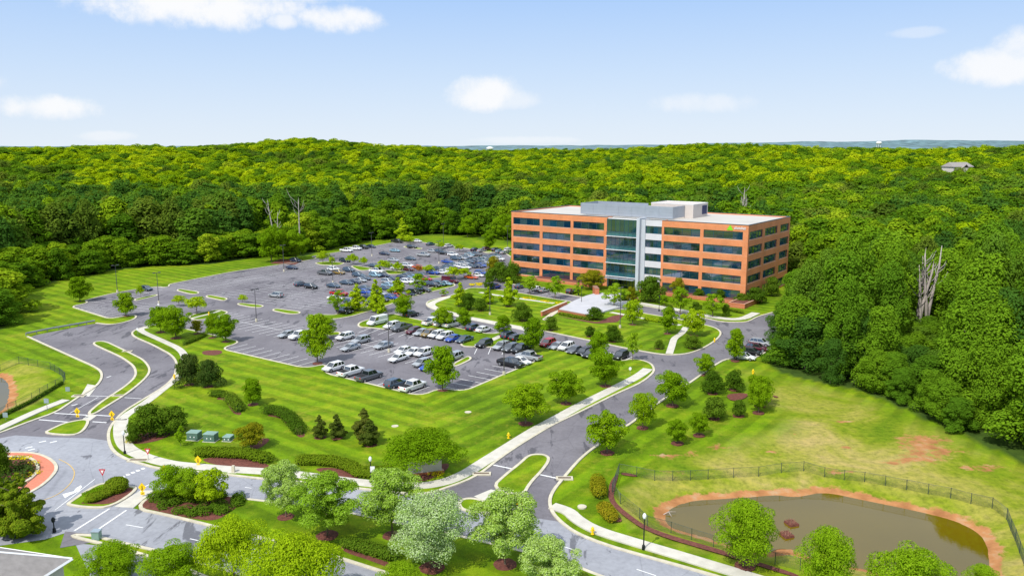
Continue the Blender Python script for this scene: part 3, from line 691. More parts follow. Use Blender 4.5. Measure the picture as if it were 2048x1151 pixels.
for a in ((-.08, 36.97, -.08, .42), (55.08, BW+.08, -.08, .42), (-.08, BW+.08, BD-.42, BD+.08)): cp.quadbox(*a, RZ, RZ+.14)
cp.quadbox(-.08, .42, .42, BD-.42, RZ, RZ+.14); cp.quadbox(BW-.42, BW+.08, .42, BD-.42, RZ, RZ+.14); cp.quadbox(36.97, 55.08, .0, .4, RZ+.002, RZ+.12)
cp.build('parapet_coping', M['coping'], bld)
# roof screen, plant room, plant
scn = MB(); zs = RZ-.27; zt = 24.9
for a in ((23.4, 55.5, 6.0, 6.15), (23.4, 23.55, 6.15, 16.5), (55.35, 55.5, 6.15, 14.5), (23.4, 42, 16.5, 16.65)): scn.quadbox(*a, zs+.35, zt)
for u in [23.4+i*4.6 for i in range(8)]: scn.quadbox(u-.04, u+.04, 5.93, 5.997, zs+.35, zt)
for u in range(1, 33): scn.quadbox(23.4+u, 23.46+u, 5.97, 5.999, zs+.05, zs+.35)
for z in (22.3, 23.2, 24.1): scn.quadbox(23.5, 55.4, 5.96, 5.995, z, z+.05)
scn.build('roof_screen', M['panel'], bld)
ph = MB(); ph.quadbox(44, 58.2, 14.6, 25.5, zs, 25.2); ph.quadbox(30, 43.9, 18, 25, zs, 23.5); phb = ph.build('plant_room', M['beige'], bld)
cpp = MB()
for a in ((43.95, 58.25, 14.55, 14.8), (43.95, 58.25, 25.3, 25.55), (43.95, 44.2, 14.8, 25.3), (58.0, 58.25, 14.8, 25.3)): cpp.quadbox(*a, 25.2, 25.36)
cpp.build('coping', M['white'], phb)
lv = MB(); lv.quadbox(58.2, 58.28, 21.2, 24.7, 21.9, 24.6)
for i in range(8): lv.quadbox(58.28, 58.36, 21.2, 24.7, 22.0+i*.33, 22.1+i*.33)
lv.build('louver', M['louver'], phb)
for u, v, w, d, h in ((27, 10, 4, 2.4, 1.9), (33, 9.5, 3, 3, 2.6), (38, 12, 5, 2.2, 2.2), (45, 9.5, 3.5, 2.5, 2.9), (50, 10.5, 2, 2, 2.5)):
    q = MB(); q.quadbox(u, u+w, v, v+d, zs, zs+h); q.tube([(u+w/2, v+d/2, zs+h), (u+w/2, v+d/2, zs+h+.5)], [.7, .7], 12); q.quadbox(u+.2, u+w-.2, v+.2, v+.4, zs+h, zs+h+.2)
    q.build('rooftop_unit', M['white'] if u < 40 else M['panel'], bld)
# rooftop sign: a green double peak and a row of small white letters too small to read
sg = MB(); u0, z0 = 74.9, 19.78
sg.face([(u0, -.12, z0), (u0+1.0, -.12, z0), (u0+.85, -.12, z0+1.35)]); sg.face([(u0+.55, -.14, z0), (u0+1.9, -.14, z0), (u0+1.05, -.14, z0+1.5)]); 
sgo = sg.build('logo', simple('green_logo', (.22, .62, .01), .4), bld)
lm = MB(); rs_ = random.Random(4)
for i in range(8):
    x0 = 77.1+i*.42
    lm.quadbox(x0, x0+.09, -.16, -.03, z0+.35, z0+(1.15 if i in (1, 5) else .95)); lm.quadbox(x0+.22, x0+.31, -.16, -.03, z0+.35, z0+.95)
    lm.quadbox(x0+.09, x0+.22, -.15, -.03, z0+(.84 if i % 2 else .35), z0+(.95 if i % 2 else .46))
lm.build('lettering', M['white'], bld)

def Lp(u, v, z=0): return (AX+EX*u+NX*v, AY+EY*u+NY*v, z)
def boxwall(name, px0, px1, z0, z1, t, mat, label, cat='wall', cap=None):
    a, b = plane_pt(*px0), plane_pt(*px1); L = math.hypot(b[0]-a[0], b[1]-a[1])
    q = MB(); q.quadbox(0, L, -t/2, t/2, z0, z1); o = empty(name, (a[0], a[1], 0), math.atan2(b[1]-a[1], b[0]-a[0]))
    q.build('masonry', mat, o)
    if cap: c_ = MB(); c_.quadbox(-.05, L+.05, -t/2-.06, t/2+.06, z1, z1+.1); c_.build('cap', cap, o)
    return tag(o, label, cat)
# plaza
pz = [(1118,621),(1149,604),(1173,594),(1188,590),(1215,588),(1245,590),(1262,600),(1252,614),(1211,625),(1187,635)]
P = gp(pz); P = P if area2(P) > 0 else P[::-1]
q = MB(); q.prism(P, 0, .55); struct(q.build('plaza', M['plaza']))
boxwall('brick_retaining_wall', (1117,627), (1187,640), 0, 1.0, .4, M['brick2'], 'low orange brick retaining wall along the front of the paved plaza', 'retaining wall', M['tanwood'])
boxwall('brick_wall', (1083,633), (1133,612), 0, 1.3, .45, M['brick2'], 'sloping brick wall beside the steps at the left end of the plaza', 'wall', M['kerb'])
sheet('steps', gp([(1084,640),(1092,642),(1122,621),(1112,618)]), .2, M['kerb'])
def planter(u0, u1, v0, v1, h, label):
    o = empty('brick_planter', Lp(u0, v0), TH); q = MB(); q.quadbox(0, u1-u0, 0, .35, 0, h); q.quadbox(0, .35, .35, v1-v0, 0, h); q.quadbox(u1-u0-.35, u1-u0, .35, v1-v0, 0, h)
    q.build('masonry', M['brick2'], o); s_ = MB(); s_.quadbox(.36, u1-u0-.36, .36, v1-v0, 0, h-.15); s_.build('soil', M['mulch'], o); tag(o, label, 'planter')
planter(50.5, 79.8, -4.2, -.1, 1.0, 'long orange brick planter below the right wing of the office building')
planter(79.9, 84.5, -9.2, 4, 1.3, 'brick planter wall around the front right corner of the office building')
planter(12, 35.5, -5.0, -.1, .9, 'long orange brick planter below the left wing of the office building')
boxwall('brick_pier', (1189,586), (1194,592), 0, 2.2, 1.2, M['brick2'], 'short orange brick pier at the edge of the plaza by the car park', 'pier', M['tanwood'])
boxwall('brick_pier', (1268,604), (1272,606), .0, 1.5, 1.2, M['brick2'], 'small brick pier at the right side of the plaza near the entrance', 'pier', M['kerb'])

# ------------------------------------------------------------------ trees
def leaves_mesh(name, blobs, n, size, mat, seed, updown=.25, aspect=1.0, inner=.12, zs=1.0):
    """leaf quads spread over the skins of overlapping blobs (x,y,z,rx,ry,rz)"""
    rs = np.random.RandomState(seed); B = np.array(blobs)
    wgt = (B[:, 3]*B[:, 4])**1.0; idx = rs.choice(len(B), n, p=wgt/wgt.sum())
    d = rs.normal(size=(n, 3)); d /= np.linalg.norm(d, axis=1, keepdims=True)
    d[:, 2] = np.where((d[:, 2] < -.2) & (rs.rand(n) < .6), -d[:, 2], d[:, 2])
    r = np.where(rs.rand(n) < inner, rs.rand(n)*.7, .82+rs.rand(n)*.25)
    P = B[idx, :3]+d*B[idx, 3:6]*r[:, None]
    nr = d*.95+rs.normal(size=(n, 3))*.38+np.array([0, 0, updown+.12]); nr /= np.linalg.norm(nr, axis=1, keepdims=True)
    t = np.cross(nr, rs.normal(size=(n, 3))); t /= np.linalg.norm(t, axis=1, keepdims=True); b = np.cross(nr, t); t = t*np.array([1, 1, zs]); b = b*np.array([1, 1, zs])
    s = size*(.6+rs.rand(n)*.8)[:, None]
    vs = np.stack([P-t*s, P+b*s*.62*aspect, P+t*s, P-b*s*.62*aspect], 1).reshape(-1, 3)
    me = bpy.data.meshes.new(name); me.vertices.add(4*n); me.vertices.foreach_set('co', vs.ravel())
    me.loops.add(4*n); me.loops.foreach_set('vertex_index', np.arange(4*n)); me.polygons.add(n)
    me.polygons.foreach_set('loop_start', np.arange(n)*4); me.polygons.foreach_set('loop_total', np.full(n, 4))
    me.materials.append(mat); me.update(calc_edges=True); return me
def crown_blobs(shape, seed, nb):
    rs = random.Random(seed); out = []
    for i in range(nb):
        u = (i+.5)/nb; a = i*2.399+rs.uniform(-.4, .4)
        if shape == 'round':
            z = u; rad = .47*math.sqrt(max(0, 1-(2*z-1)**2))**.8; br = .17
            zz = .24+z*.70; 
        elif shape == 'oval':
            z = u; rad = .36*(math.sin(math.pi*(z*.86+.10)))**.7; br = .15; zz = .22+z*.72
        elif shape == 'cone':
            z = u; rad = .36*(1-z)**.75*(min(1, z*6+.35)); br = .13*(1.15-z*.75); zz = .12+z*.85
        elif shape == 'broad':
            z = u; rad = .62*math.sqrt(max(.02, 1-(z)**2)); br = .19; zz = .42+z*.42
        elif shape == 'bush':
            z = u; rad = .52*math.sqrt(max(.02, 1-z*z*.92)); br = .22; zz = .14+z*.66
        elif shape == 'airy':
            z = u; rad = .46*(math.sin(math.pi*(z*.8+.13))); br = .12; zz = .30+z*.66
        elif shape == 'forest':
            z = u; rad = .31*math.sqrt(max(.02, 1-max(0, z*1.25-.30)**2)); br = .140; zz = .10+z*.78
        elif shape == 'spruce':
            z = u; rad = .40*(1-z)**.8; br = .12*(1.2-z); zz = .06+z*.88
        f = rs.uniform(.55, 1.12) if i % 3 else rs.uniform(.1, .6)
        b_ = br*rs.uniform(.55, 1.22)
        out.append((math.cos(a)*rad*f, math.sin(a)*rad*f, zz+rs.uniform(-.03, .03), b_, b_*rs.uniform(.85, 1.15), b_*rs.uniform(.55, .8)))
    if shape in ('round', 'oval', 'forest', 'bush', 'cone', 'spruce', 'broad'):
        k = {'round': .3, 'oval': .24, 'forest': .27, 'bush': .38, 'cone': .16, 'spruce': .16, 'broad': .36}[shape]
        out.append((0, 0, .55 if shape not in ('bush', 'cone', 'spruce') else .4, k, k, (.26 if shape != 'forest' else .34) if shape != 'broad' else .14))
    return out
def trunk_mesh(name, shape, seed, r=.018):
    rs = random.Random(seed); mb = MB(); top = .75
    low = {'bush': .12, 'spruce': .5, 'cone': .5}.get(shape, .3)
    mb.tube([(0, 0, -.03), (0, 0, .02), (.006, .004, low), (rs.uniform(-.02, .02), rs.uniform(-.02, .02), top)], [r*1.6, r*1.15, r*.9, r*.25], 7)
    for i in range(7):
        a = i*2.4+rs.uniform(-.3, .3); z0 = low*.7+i*.05; L = (.34 if shape in ('broad', 'round', 'bush') else .24)*rs.uniform(.7, 1.1)
        mb.tube([(0, 0, z0), (math.cos(a)*L*.5, math.sin(a)*L*.5, z0+L*.45), (math.cos(a)*L, math.sin(a)*L, z0+L*.8)], [r*.55, r*.35, r*.12], 5)
    return mb.mesh(name, M['trunk'], True)
PRO = {}
def proto(kind, shape, nb, nl, size, mat, variants=2, seed=1, inner=.12, tr=.018, aspect=1.0):
    PRO[kind] = [(leaves_mesh('crown', crown_blobs(shape, seed*31+v*7, nb), nl, size, M[mat], seed*17+v, inner=inner, aspect=aspect), trunk_mesh('trunk', shape, seed+v, tr)) for v in range(variants)]
proto('round', 'round', 38, 12000, .021, 'leaf_round', 3, 1)
proto('fresh', 'round', 44, 16000, .018, 'leaf_fresh', 2, 2)
proto('oval', 'oval', 34, 9500, .022, 'leaf_round', 3, 3)
proto('cone', 'cone', 36, 6000, .024, 'leaf_lime', 2, 4)
proto('lime', 'round', 30, 7000, .026, 'leaf_lime', 2, 5)
proto('airy', 'airy', 26, 3400, .024, 'leaf_fresh', 3, 6, .25)
proto('silver', 'airy', 60, 28000, .0120, 'leaf_silver', 3, 7, .25, .012)
proto('white', 'round', 60, 36000, .0115, 'leaf_white', 1, 17, .2, .012)
proto('nearround', 'round', 64, 36000, .0128, 'leaf_fresh', 3, 8)
proto('nearlime', 'broad', 64, 34000, .0135, 'leaf_lime', 2, 18)
proto('dark', 'bush', 30, 6500, .03, 'leaf_dark', 3, 9)
proto('spruce', 'cone', 40, 11000, .021, 'leaf_juniper', 2, 10)
proto('holly', 'bush', 34, 9000, .026, 'leaf_pine', 2, 11)
proto('pyramid', 'spruce', 50, 22000, .016, 'leaf_hedge', 2, 21)
proto('broad', 'broad', 24, 3000, .034, 'leaf_lime', 3, 12)
proto('layer', 'broad', 60, 24000, .0165, 'leaf_round', 1, 13)
proto('bronze', 'round', 36, 9500, .022, 'leaf_bronze', 2, 14)
proto('rusty', 'broad', 20, 2500, .034, 'leaf_red', 1, 15)
proto('smallbush', 'bush', 16, 1500, .06, 'leaf_hedge', 2, 16)
WR = {'pyramid': .40, 'round': .57, 'fresh': .57, 'oval': .44, 'cone': .36, 'lime': .57, 'airy': .5, 'silver': .47, 'white': .57, 'nearround': .57, 'nearlime': .72, 'dark': .66, 'spruce': .36, 'holly': .66, 'broad': .72, 'layer': .72, 'bronze': .57, 'rusty': .72, 'smallbush': .66}
mulch_disc = {}
def disc(parent_loc, r):
    pass
def plant(kind, px, py, topy, hw, label=None, group=None, name='tree', cat='tree', mulch=False):
    x, y, z = at(px, py); z0 = z
    # height from the photo row of the top
    lo, hi = .5, 40
    for k in range(30):
        mid_ = (lo+hi)/2
        if img_of(x, y, z0+mid_)[1] > topy: lo = mid_
        else: hi = mid_
    h = lo; d = depth_scale(x, y, z0+h*.5); w = hw*d
    o = empty(name, (x, y, z0), random.uniform(0, 6.28))
    cm, tm = random.choice(PRO[kind]); s = w/WR[kind]
    o.scale = (s, s, h)
    c = link(bpy.data.objects.new('crown', cm), o)
    if h > 1.2: t = link(bpy.data.objects.new('trunk', tm), o)
    tag(o, label, cat, group)
    if mulch:
        mb = MB(); k = 14; rr = max(.9, w*.33)
        mulch_list.append([(x+math.cos(i*2*math.pi/k)*rr*random.uniform(.9, 1.1), y+math.sin(i*2*math.pi/k)*rr*random.uniform(.9, 1.1)) for i in range(k)])
    return o
mulch_list = []
ORD = ['leftmost', 'second from left', 'third from left', 'fourth from left', 'fifth from left', 'sixth from left', 'seventh from left', 'eighth from left', 'ninth from left', 'tenth from left', 'eleventh from left', 'twelfth from left', 'thirteenth from left', 'fourteenth from left', 'fifteenth from left', 'sixteenth from left', 'seventeenth from left', 'eighteenth from left', 'nineteenth from left', 'twentieth from left']
DESC = {'pyramid': 'pointed evergreen', 'round': 'rounded green tree', 'fresh': 'fresh green rounded tree', 'oval': 'upright oval green tree', 'cone': 'bright lime conical tree', 'lime': 'yellow-green rounded tree', 'airy': 'light airy green tree', 'silver': 'pale silvery-leaved tree', 'white': 'large tree with whitish leaves', 'nearround': 'large fresh green tree', 'nearlime': 'wide spreading lime-green tree', 'dark': 'dark green low-branched tree', 'spruce': 'small dark conical evergreen', 'holly': 'dense blackish evergreen', 'broad': 'small flat-topped yellow-green tree', 'layer': 'broad layered green tree', 'bronze': 'bronze-tinted green tree', 'rusty': 'small rusty red tree', 'smallbush': 'small clipped bush'}
def zone(where, group, trees, name='tree', cat='tree', mulch=False, short=None):
    trees = sorted(trees, key=lambda t: t[1])
    cnt = {}
    for t in trees: cnt[t[0]] = cnt.get(t[0], 0)+1
    seen = {}
    for t in trees:
        k = t[0]; i = seen.get(k, 0); seen[k] = i+1
        d = DESC[k]
        if cnt[k] == 1: lab = '%s %s' % (d, where)
        elif i == cnt[k]-1 and cnt[k] > 2: lab = '%s %s, rightmost of these' % (d, where)
        else: lab = '%s %s, %s' % (d, where, ORD[i])
        plant(*t, label=lab, group=group, name=name, cat=cat, mulch=mulch)
zone('at the edge of the near car park', 'trees around the near car park', [('oval',635,727,628,30),('oval',885,781,692,33),('round',652,678,633,23),('oval',452,684,630,24),('round',425,676,628,17),('bronze',395,668,640,13),('round',352,677,613,33),('round',322,665,612,28),('oval',252,632,585,21)], mulch=True)
zone('on the kerb islands of the west lot', 'trees on kerb islands', [('broad',394,628,590,27),('broad',358,612,588,17),('broad',485,606,587,11),('oval',160,603,553,23),('broad',282,595,569,9)])
zone('beside the loop road verge', 'trees along the loop road verge', [('airy',676,630,582,21),('cone',714,622,568,21),('cone',752,625,556,19),('cone',762,634,588,14),('cone',796,592,555,20),('airy',838,584,547,22),('round',806,634,590,22)])
zone('between the two car rows by the loop road', 'trees between the car rows', [('round',885,655,613,23),('round',930,658,617,18),('oval',1006,671,630,19),('oval',1067,704,637,26),('oval',1195,716,662,22),('airy',1265,722,665,18)])
zone('on the striped lawn beside the main drive sidewalk', 'round trees on the lawn by the drive', [('round',1211,773,702,35),('round',1132,808,742,37),('round',1051,848,768,46)], mulch=True)
zone('on the lawn inside the loop road', 'trees on the loop lawn', [('cone',921,613,563,18),('dark',936,620,583,20),('airy',888,592,578,11),('dark',962,622,595,17),('cone',977,608,572,13),('cone',1017,613,552,20),('dark',1045,642,601,23),('dark',1101,661,630,17),('dark',1190,640,612,21),('lime',1265,650,598,20),('oval',1335,668,615,19),('lime',1388,672,618,26),('dark',1384,697,668,21),('dark',1318,698,676,11),('dark',1225,684,648,21),('dark',1180,674,650,12)], mulch=True)
zone('in front of the office building', 'trees in front of the offices', [('airy',1060,588,552,22),('airy',1110,597,553,22),('airy',1156,592,566,12),('bronze',1184,578,541,30),('airy',1228,614,569,28),('dark',1300,603,545,33),('bronze',1355,597,556,16),('airy',1360,628,575,24),('airy',1425,634,588,24),('airy',1328,612,590,16),('dark',1392,628,600,14),('bronze',1262,606,574,13),('dark',1248,604,580,12),('dark',1452,632,606,11),('dark',1340,632,608,11)])
zone('against the office wall planter', 'shrubs along the office wall', [('dark',1398,596,574,13),('dark',1440,600,577,13),('dark',1482,606,583,16),('dark',1512,606,570,24),('dark',1543,592,550,20)])
zone('at the left end of the office building', 'trees left of the offices', [('dark',1000,563,518,26),('bronze',986,556,513,16),('dark',1026,566,522,20),('dark',978,580,540,14)])
zone('by the far woodland edge', 'big trees at the lot edge', [('round',543,523,455,32),('round',592,519,463,32)])
zone('on the small islands of the far car park', 'small trees on far lot islands', [('broad',646,528,500,15),('broad',664,530,512,8),('broad',706,529,507,16),('broad',728,532,513,11),('broad',768,545,517,18),('broad',795,546,523,14),('rusty',838,546,530,11),('broad',858,548,528,15),('broad',907,560,531,20),('broad',928,556,533,19),('broad',821,487,472,11),('broad',882,498,484,12),('broad',919,503,487,13)])
zone('on the grass behind the far car park', 'trees behind the far lot', [('cone',805,483,437,18),('oval',978,499,461,13),('round',935,474,434,20),('round',1006,479,427,23)])
zone('right of the main drive', 'trees right of the drive', [('round',1345,812,746,37),('round',1285,856,788,29),('round',1214,906,823,43),('oval',1410,750,706,19),('oval',1470,722,657,20),('dark',1425,787,740,26),('dark',1468,780,737,23),('dark',1428,837,790,31),('dark',1477,832,796,18),('round',1519,812,750,28),('round',1517,826,765,24),('round',1355,887,842,24),('round',1398,871,826,22)], mulch=True)
zone('in the public road median', 'trees in the median', [('silver',572,1035,922,50),('silver',655,1072,950,70),('silver',785,1072,938,64),('white',864,1137,990,78),('silver',1010,1130,985,74),('fresh',345,1001,932,36),('fresh',382,1005,937,32),('lime',422,1013,937,34)], mulch=True)
zone('in the foreground below the public road', 'foreground trees', [('silver',1098,1196,1074,62),('nearlime',470,1178,1032,72),('nearlime',592,1225,1062,98),('nearround',350,1195,1092,62),('nearround',228,1168,1090,62),('nearround',800,1200,1130,48)])
zone('beside the right pond fence', 'trees by the pond', [('nearround',1490,1132,1005,64),('nearround',1650,1210,1060,56),('nearround',1815,1240,1100,74),('nearround',1962,1200,1132,34)], mulch=True)
zone('at the left roundabout', 'trees at the roundabout', [('pyramid',46,1072,936,52),('dark',2,950,880,24),('pyramid',4,1062,925,46),('pyramid',22,1040,950,34)])
zone('on the lawn beside the roundabout entry', 'planting by the entry', [('dark',302,872,800,42),('dark',346,866,808,38),('dark',268,886,848,16),('airy',362,893,853,13),('bronze',505,897,847,34)])
zone('on the striped main lawn', 'evergreens on the main lawn', [('holly',378,770,700,29),('holly',417,774,714,29),('spruce',640,876,829,16),('spruce',674,877,827,19),('spruce',729,878,816,24),('spruce',741,891,838,22),('oval',506,810,757,23),('layer',848,944,858,82)], mulch=True)
for k, pl in enumerate(mulch_list):
    if area2(pl) < 0: pl = pl[::-1]
    hz = H(*pl[0]); zt_ = .145
    mb = MB(); mb.prism(pl, hz-.2, hz+zt_+.012); struct(mb.build('mulch_bed', M['mulch']))
# low planting: hedges as leafy bands along a line
def hedge(px, w, h, label, mat='leaf_hedge', n=2600, size=.13, name='hedge', cat='hedge', lumps=1.0):
    P = gp(px); Q = []
    for a, b in zip(P, P[1:]):
        L = math.hypot(b[0]-a[0], b[1]-a[1]); k = max(1, int(L/(w*.22)))
        Q += [(a[0]+(b[0]-a[0])*i/k, a[1]+(b[1]-a[1])*i/k) for i in range(k)]
    Q.append(P[-1]); cx, cy = P[0]
    bl = [(x-cx+random.uniform(-.04, .04)*w, y-cy+random.uniform(-.04, .04)*w, h*.45, w*.5*random.uniform(.92, 1.08), w*.5, h*.55*random.uniform(1-.15*lumps, 1+.1*lumps)) for x, y in Q]
    o = empty(name, (cx, cy, .12)); ml = leaves_mesh('foliage', bl, int(n*1.5), size*.8, M[mat], len(px)+int(px[0][0]), updown=.5, inner=.05)
    link(bpy.data.objects.new('foliage', ml), o)
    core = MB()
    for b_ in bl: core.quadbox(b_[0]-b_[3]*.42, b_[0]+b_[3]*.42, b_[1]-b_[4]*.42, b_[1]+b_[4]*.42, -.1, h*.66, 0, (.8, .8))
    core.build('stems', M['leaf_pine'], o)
    return tag(o, label, cat)
def bed(px, z=.14, mat='mulch'):
    P = soften(gp(px), True, .8, 2); sheet('mulch_bed', P, z, M[mat])
bed([(398,919),(440,914),(500,918),(540,931),(545,941),(480,935),(430,931)]); hedge([(398,912),(430,912),(470,914),(505,917),(532,925)], 2.3, 1.3, 'curved clipped hedge above the sidewalk left of the lamp post', n=5200)
bed([(625,938),(665,935),(700,946),(722,960),(690,957),(650,948)]); hedge([(604,928),(640,928),(675,932),(700,940),(716,950)], 2.2, 1.3, 'curved clipped hedge above the sidewalk beside the lamp post', n=5200)
hedge([(718,952),(745,952),(772,950)], 2.4, 1.2, 'long low clipped hedge right of the lamp post', n=3500)
bed([(528,832),(560,836),(583,858),(598,877),(612,873),(600,850),(560,825)]); hedge([(535,826),(560,830),(578,840),(590,855),(600,868)], 2.6, 1.4, 'leafy curved hedge in the middle of the striped lawn', 'leaf_dark', n=3600)
hedge([(430,792),(446,794)], 2.2, 1.1, 'small round bush at the top of the lawn planting', 'leaf_dark', 900)
hedge([(458,800),(470,812),(478,824)], 2.4, 1.4, 'leafy bush row on the left of the striped lawn', 'leaf_dark', 1800); bed([(428,800),(450,800),(466,828),(484,832),(478,812),(450,790)])
hedge([(1194,970),(1196,984),(1199,994)], 2.0, 1.4, 'rust-tinged shrub right of the main drive near the fence corner', 'leaf_bronze', 2200)
hedge([(1208,1023),(1216,1033),(1222,1040)], 2.0, 1.1, 'rust-tinged shrub on the grass above the lower sidewalk', 'leaf_bronze', 2000)
bed([(1205,1030),(1225,1045),(1249,1044),(1228,1026)]); bed([(1218,968),(1230,950),(1238,948),(1230,975),(1226,998),(1244,1018),(1290,1052),(1345,1072),(1430,1096),(1465,1108),(1600,1150),(1594,1156),(1440,1108),(1340,1079),(1284,1058),(1238,1025),(1216,1000)], .1)
bed([(1240,950),(1275,954),(1274,950),(1245,944)], .1)
bed([(676,1092),(700,1100),(790,1130),(830,1147),(800,1146),(740,1122),(690,1106)]); hedge([(696,1094),(725,1102),(762,1112),(790,1122)], 1.8, 1.1, 'low dark hedge in the road median below the silvery trees', 'leaf_dark', 3000)
hedge([(232,983),(237,982)], 2.7, 1.7, 'large round clipped bush on the splitter island', 'leaf_hedge', 4200, name='bush', cat='bush'); hedge([(187,1003),(193,1000)], 1.7, 1.0, 'smaller olive clipped bush at the front of the splitter island', 'leaf_hedge', 1800, name='bush', cat='bush'); hedge([(205,996),(213,992)], 1.6, .9, 'low bush between the two clipped bushes', 'leaf_hedge', 1400, name='bush', cat='bush')
pass
bed([(150,1008),(225,1010),(272,979),(250,975),(200,1000)])
def cover(px, h, label_name, mat, dens, size):
    P = gp(px); b = bbox(P, 0); rs = random.Random(5); pts = []
    a_ = abs(area2(P))/2; nb = int(a_*.9)
    while len(pts) < nb:
        x, y = rs.uniform(b[0], b[1]), rs.uniform(b[2], b[3])
        if inside((x, y), P): pts.append((x, y, .12+h*.3+H(x, y), .8, .8, h*rs.uniform(.5, .9)))
    o = link(bpy.data.objects.new(label_name, leaves_mesh(label_name, pts, int(a_*dens), size, M[mat], 3, updown=.8, inner=.02)))
    o['kind'] = 'stuff'; return o
def stuff(o, label, cat): o['label'] = label; o['category'] = cat; return o
stuff(cover([(146,1006),(190,978),(222,972),(205,990),(180,1004),(160,1008)], .22, 'low_planting', 'leaf_round', 150, .10), 'bright green low planting on the splitter island', 'plants')
bed([(268,1012),(320,985),(450,992),(494,1000),(470,1018),(432,1044),(380,1038),(300,1020)], .14)
stuff(cover([(276,1008),(320,987),(450,994),(490,1000),(462,1018),(428,1038),(380,1032),(300,1014)], .8, 'ground_cover', 'leaf_dark', 210, .12), 'dense low green planting under the three median trees', 'ground cover')
stuff(cover([(-150,1000),(0,978),(50,960),(70,940),(60,928),(20,920),(-100,925)], .8, 'ground_cover', 'leaf_pine', 45, .14), 'dark green shrubs filling the roundabout centre', 'shrubs')
stuff(cover([(28,916),(55,917),(70,924),(77,937),(69,952),(50,965),(52,955),(64,940),(60,930),(45,922)], .35, 'flower_bed', 'leaf_yellow', 60, .12), 'yellow flowers around the roundabout centre', 'flowers')
stuff(cover([(258,876),(272,874),(276,884),(262,887)], .4, 'flower_bed', 'leaf_yellow', 80, .1), 'yellow flowers at the foot of the dark trees', 'flowers')
stuff(cover([(835,955),(872,943),(878,950),(842,964)], .35, 'flower_bed', 'leaf_yellow', 60, .1), 'yellow flowers in front of the entrance sign', 'flowers'); bed([(822,955),(838,944),(895,925),(900,935),(878,952),(842,966)])
stuff(cover([(941,566),(962,567),(962,572),(941,571)], .3, 'flower_bed', 'leaf_yellow', 40, .14), 'yellow flowers at the left end of the loop lawn', 'flowers')
stuff(cover([(1045,594),(1070,597),(1070,600),(1045,597)], .3, 'flower_bed', 'leaf_yellow', 40, .14), 'yellow flowers by the inner footpath', 'flowers'); stuff(cover([(1085,600),(1130,607),(1128,610),(1085,603)], .3, 'flower_bed', 'leaf_yellow', 40, .14), 'yellow flowers left of the sloping brick wall', 'flowers')
hedge([(1120,630),(1150,636),(1180,641)], 1.5, .9, 'low hedge along the foot of the plaza brick wall', n=1500); bed([(1112,632),(1190,648),(1235,645),(1250,628),(1225,632),(1195,645)])
hedge([(1425,612),(1455,620),(1485,627)], 1.2, .7, 'row of small clipped shrubs in front of the right brick planter', n=1200)
hedge([(1292,640),(1318,645)], 2.2, .9, 'yellow-green low shrubs behind the loop road footpath', 'leaf_lime', 900)
hedge([(370,690),(385,684),(410,672)], 1.6, .9, 'blue-green juniper hedge on the lawn near the lot corner', 'leaf_dark', 1400); bed([(405,702),(440,700),(447,706),(430,712),(404,710)])
hedge([(690,625),(720,616)], 1.4, .8, 'dark low shrubs under the verge trees', 'leaf_pine', 900); hedge([(745,608),(780,598),(820,588)], 1.4, .8, 'long dark shrub row on the loop road verge', 'leaf_pine', 1800)
bed([(1450,790),(1480,786),(1500,789),(1485,800),(1462,803)]); bed([(1543,790),(1560,795),(1550,796)])
bed([(500,884),(530,876),(542,880),(520,898),(500,900)]); bed([(250,878),(280,868),(330,862),(345,870),(310,885),(262,890)])

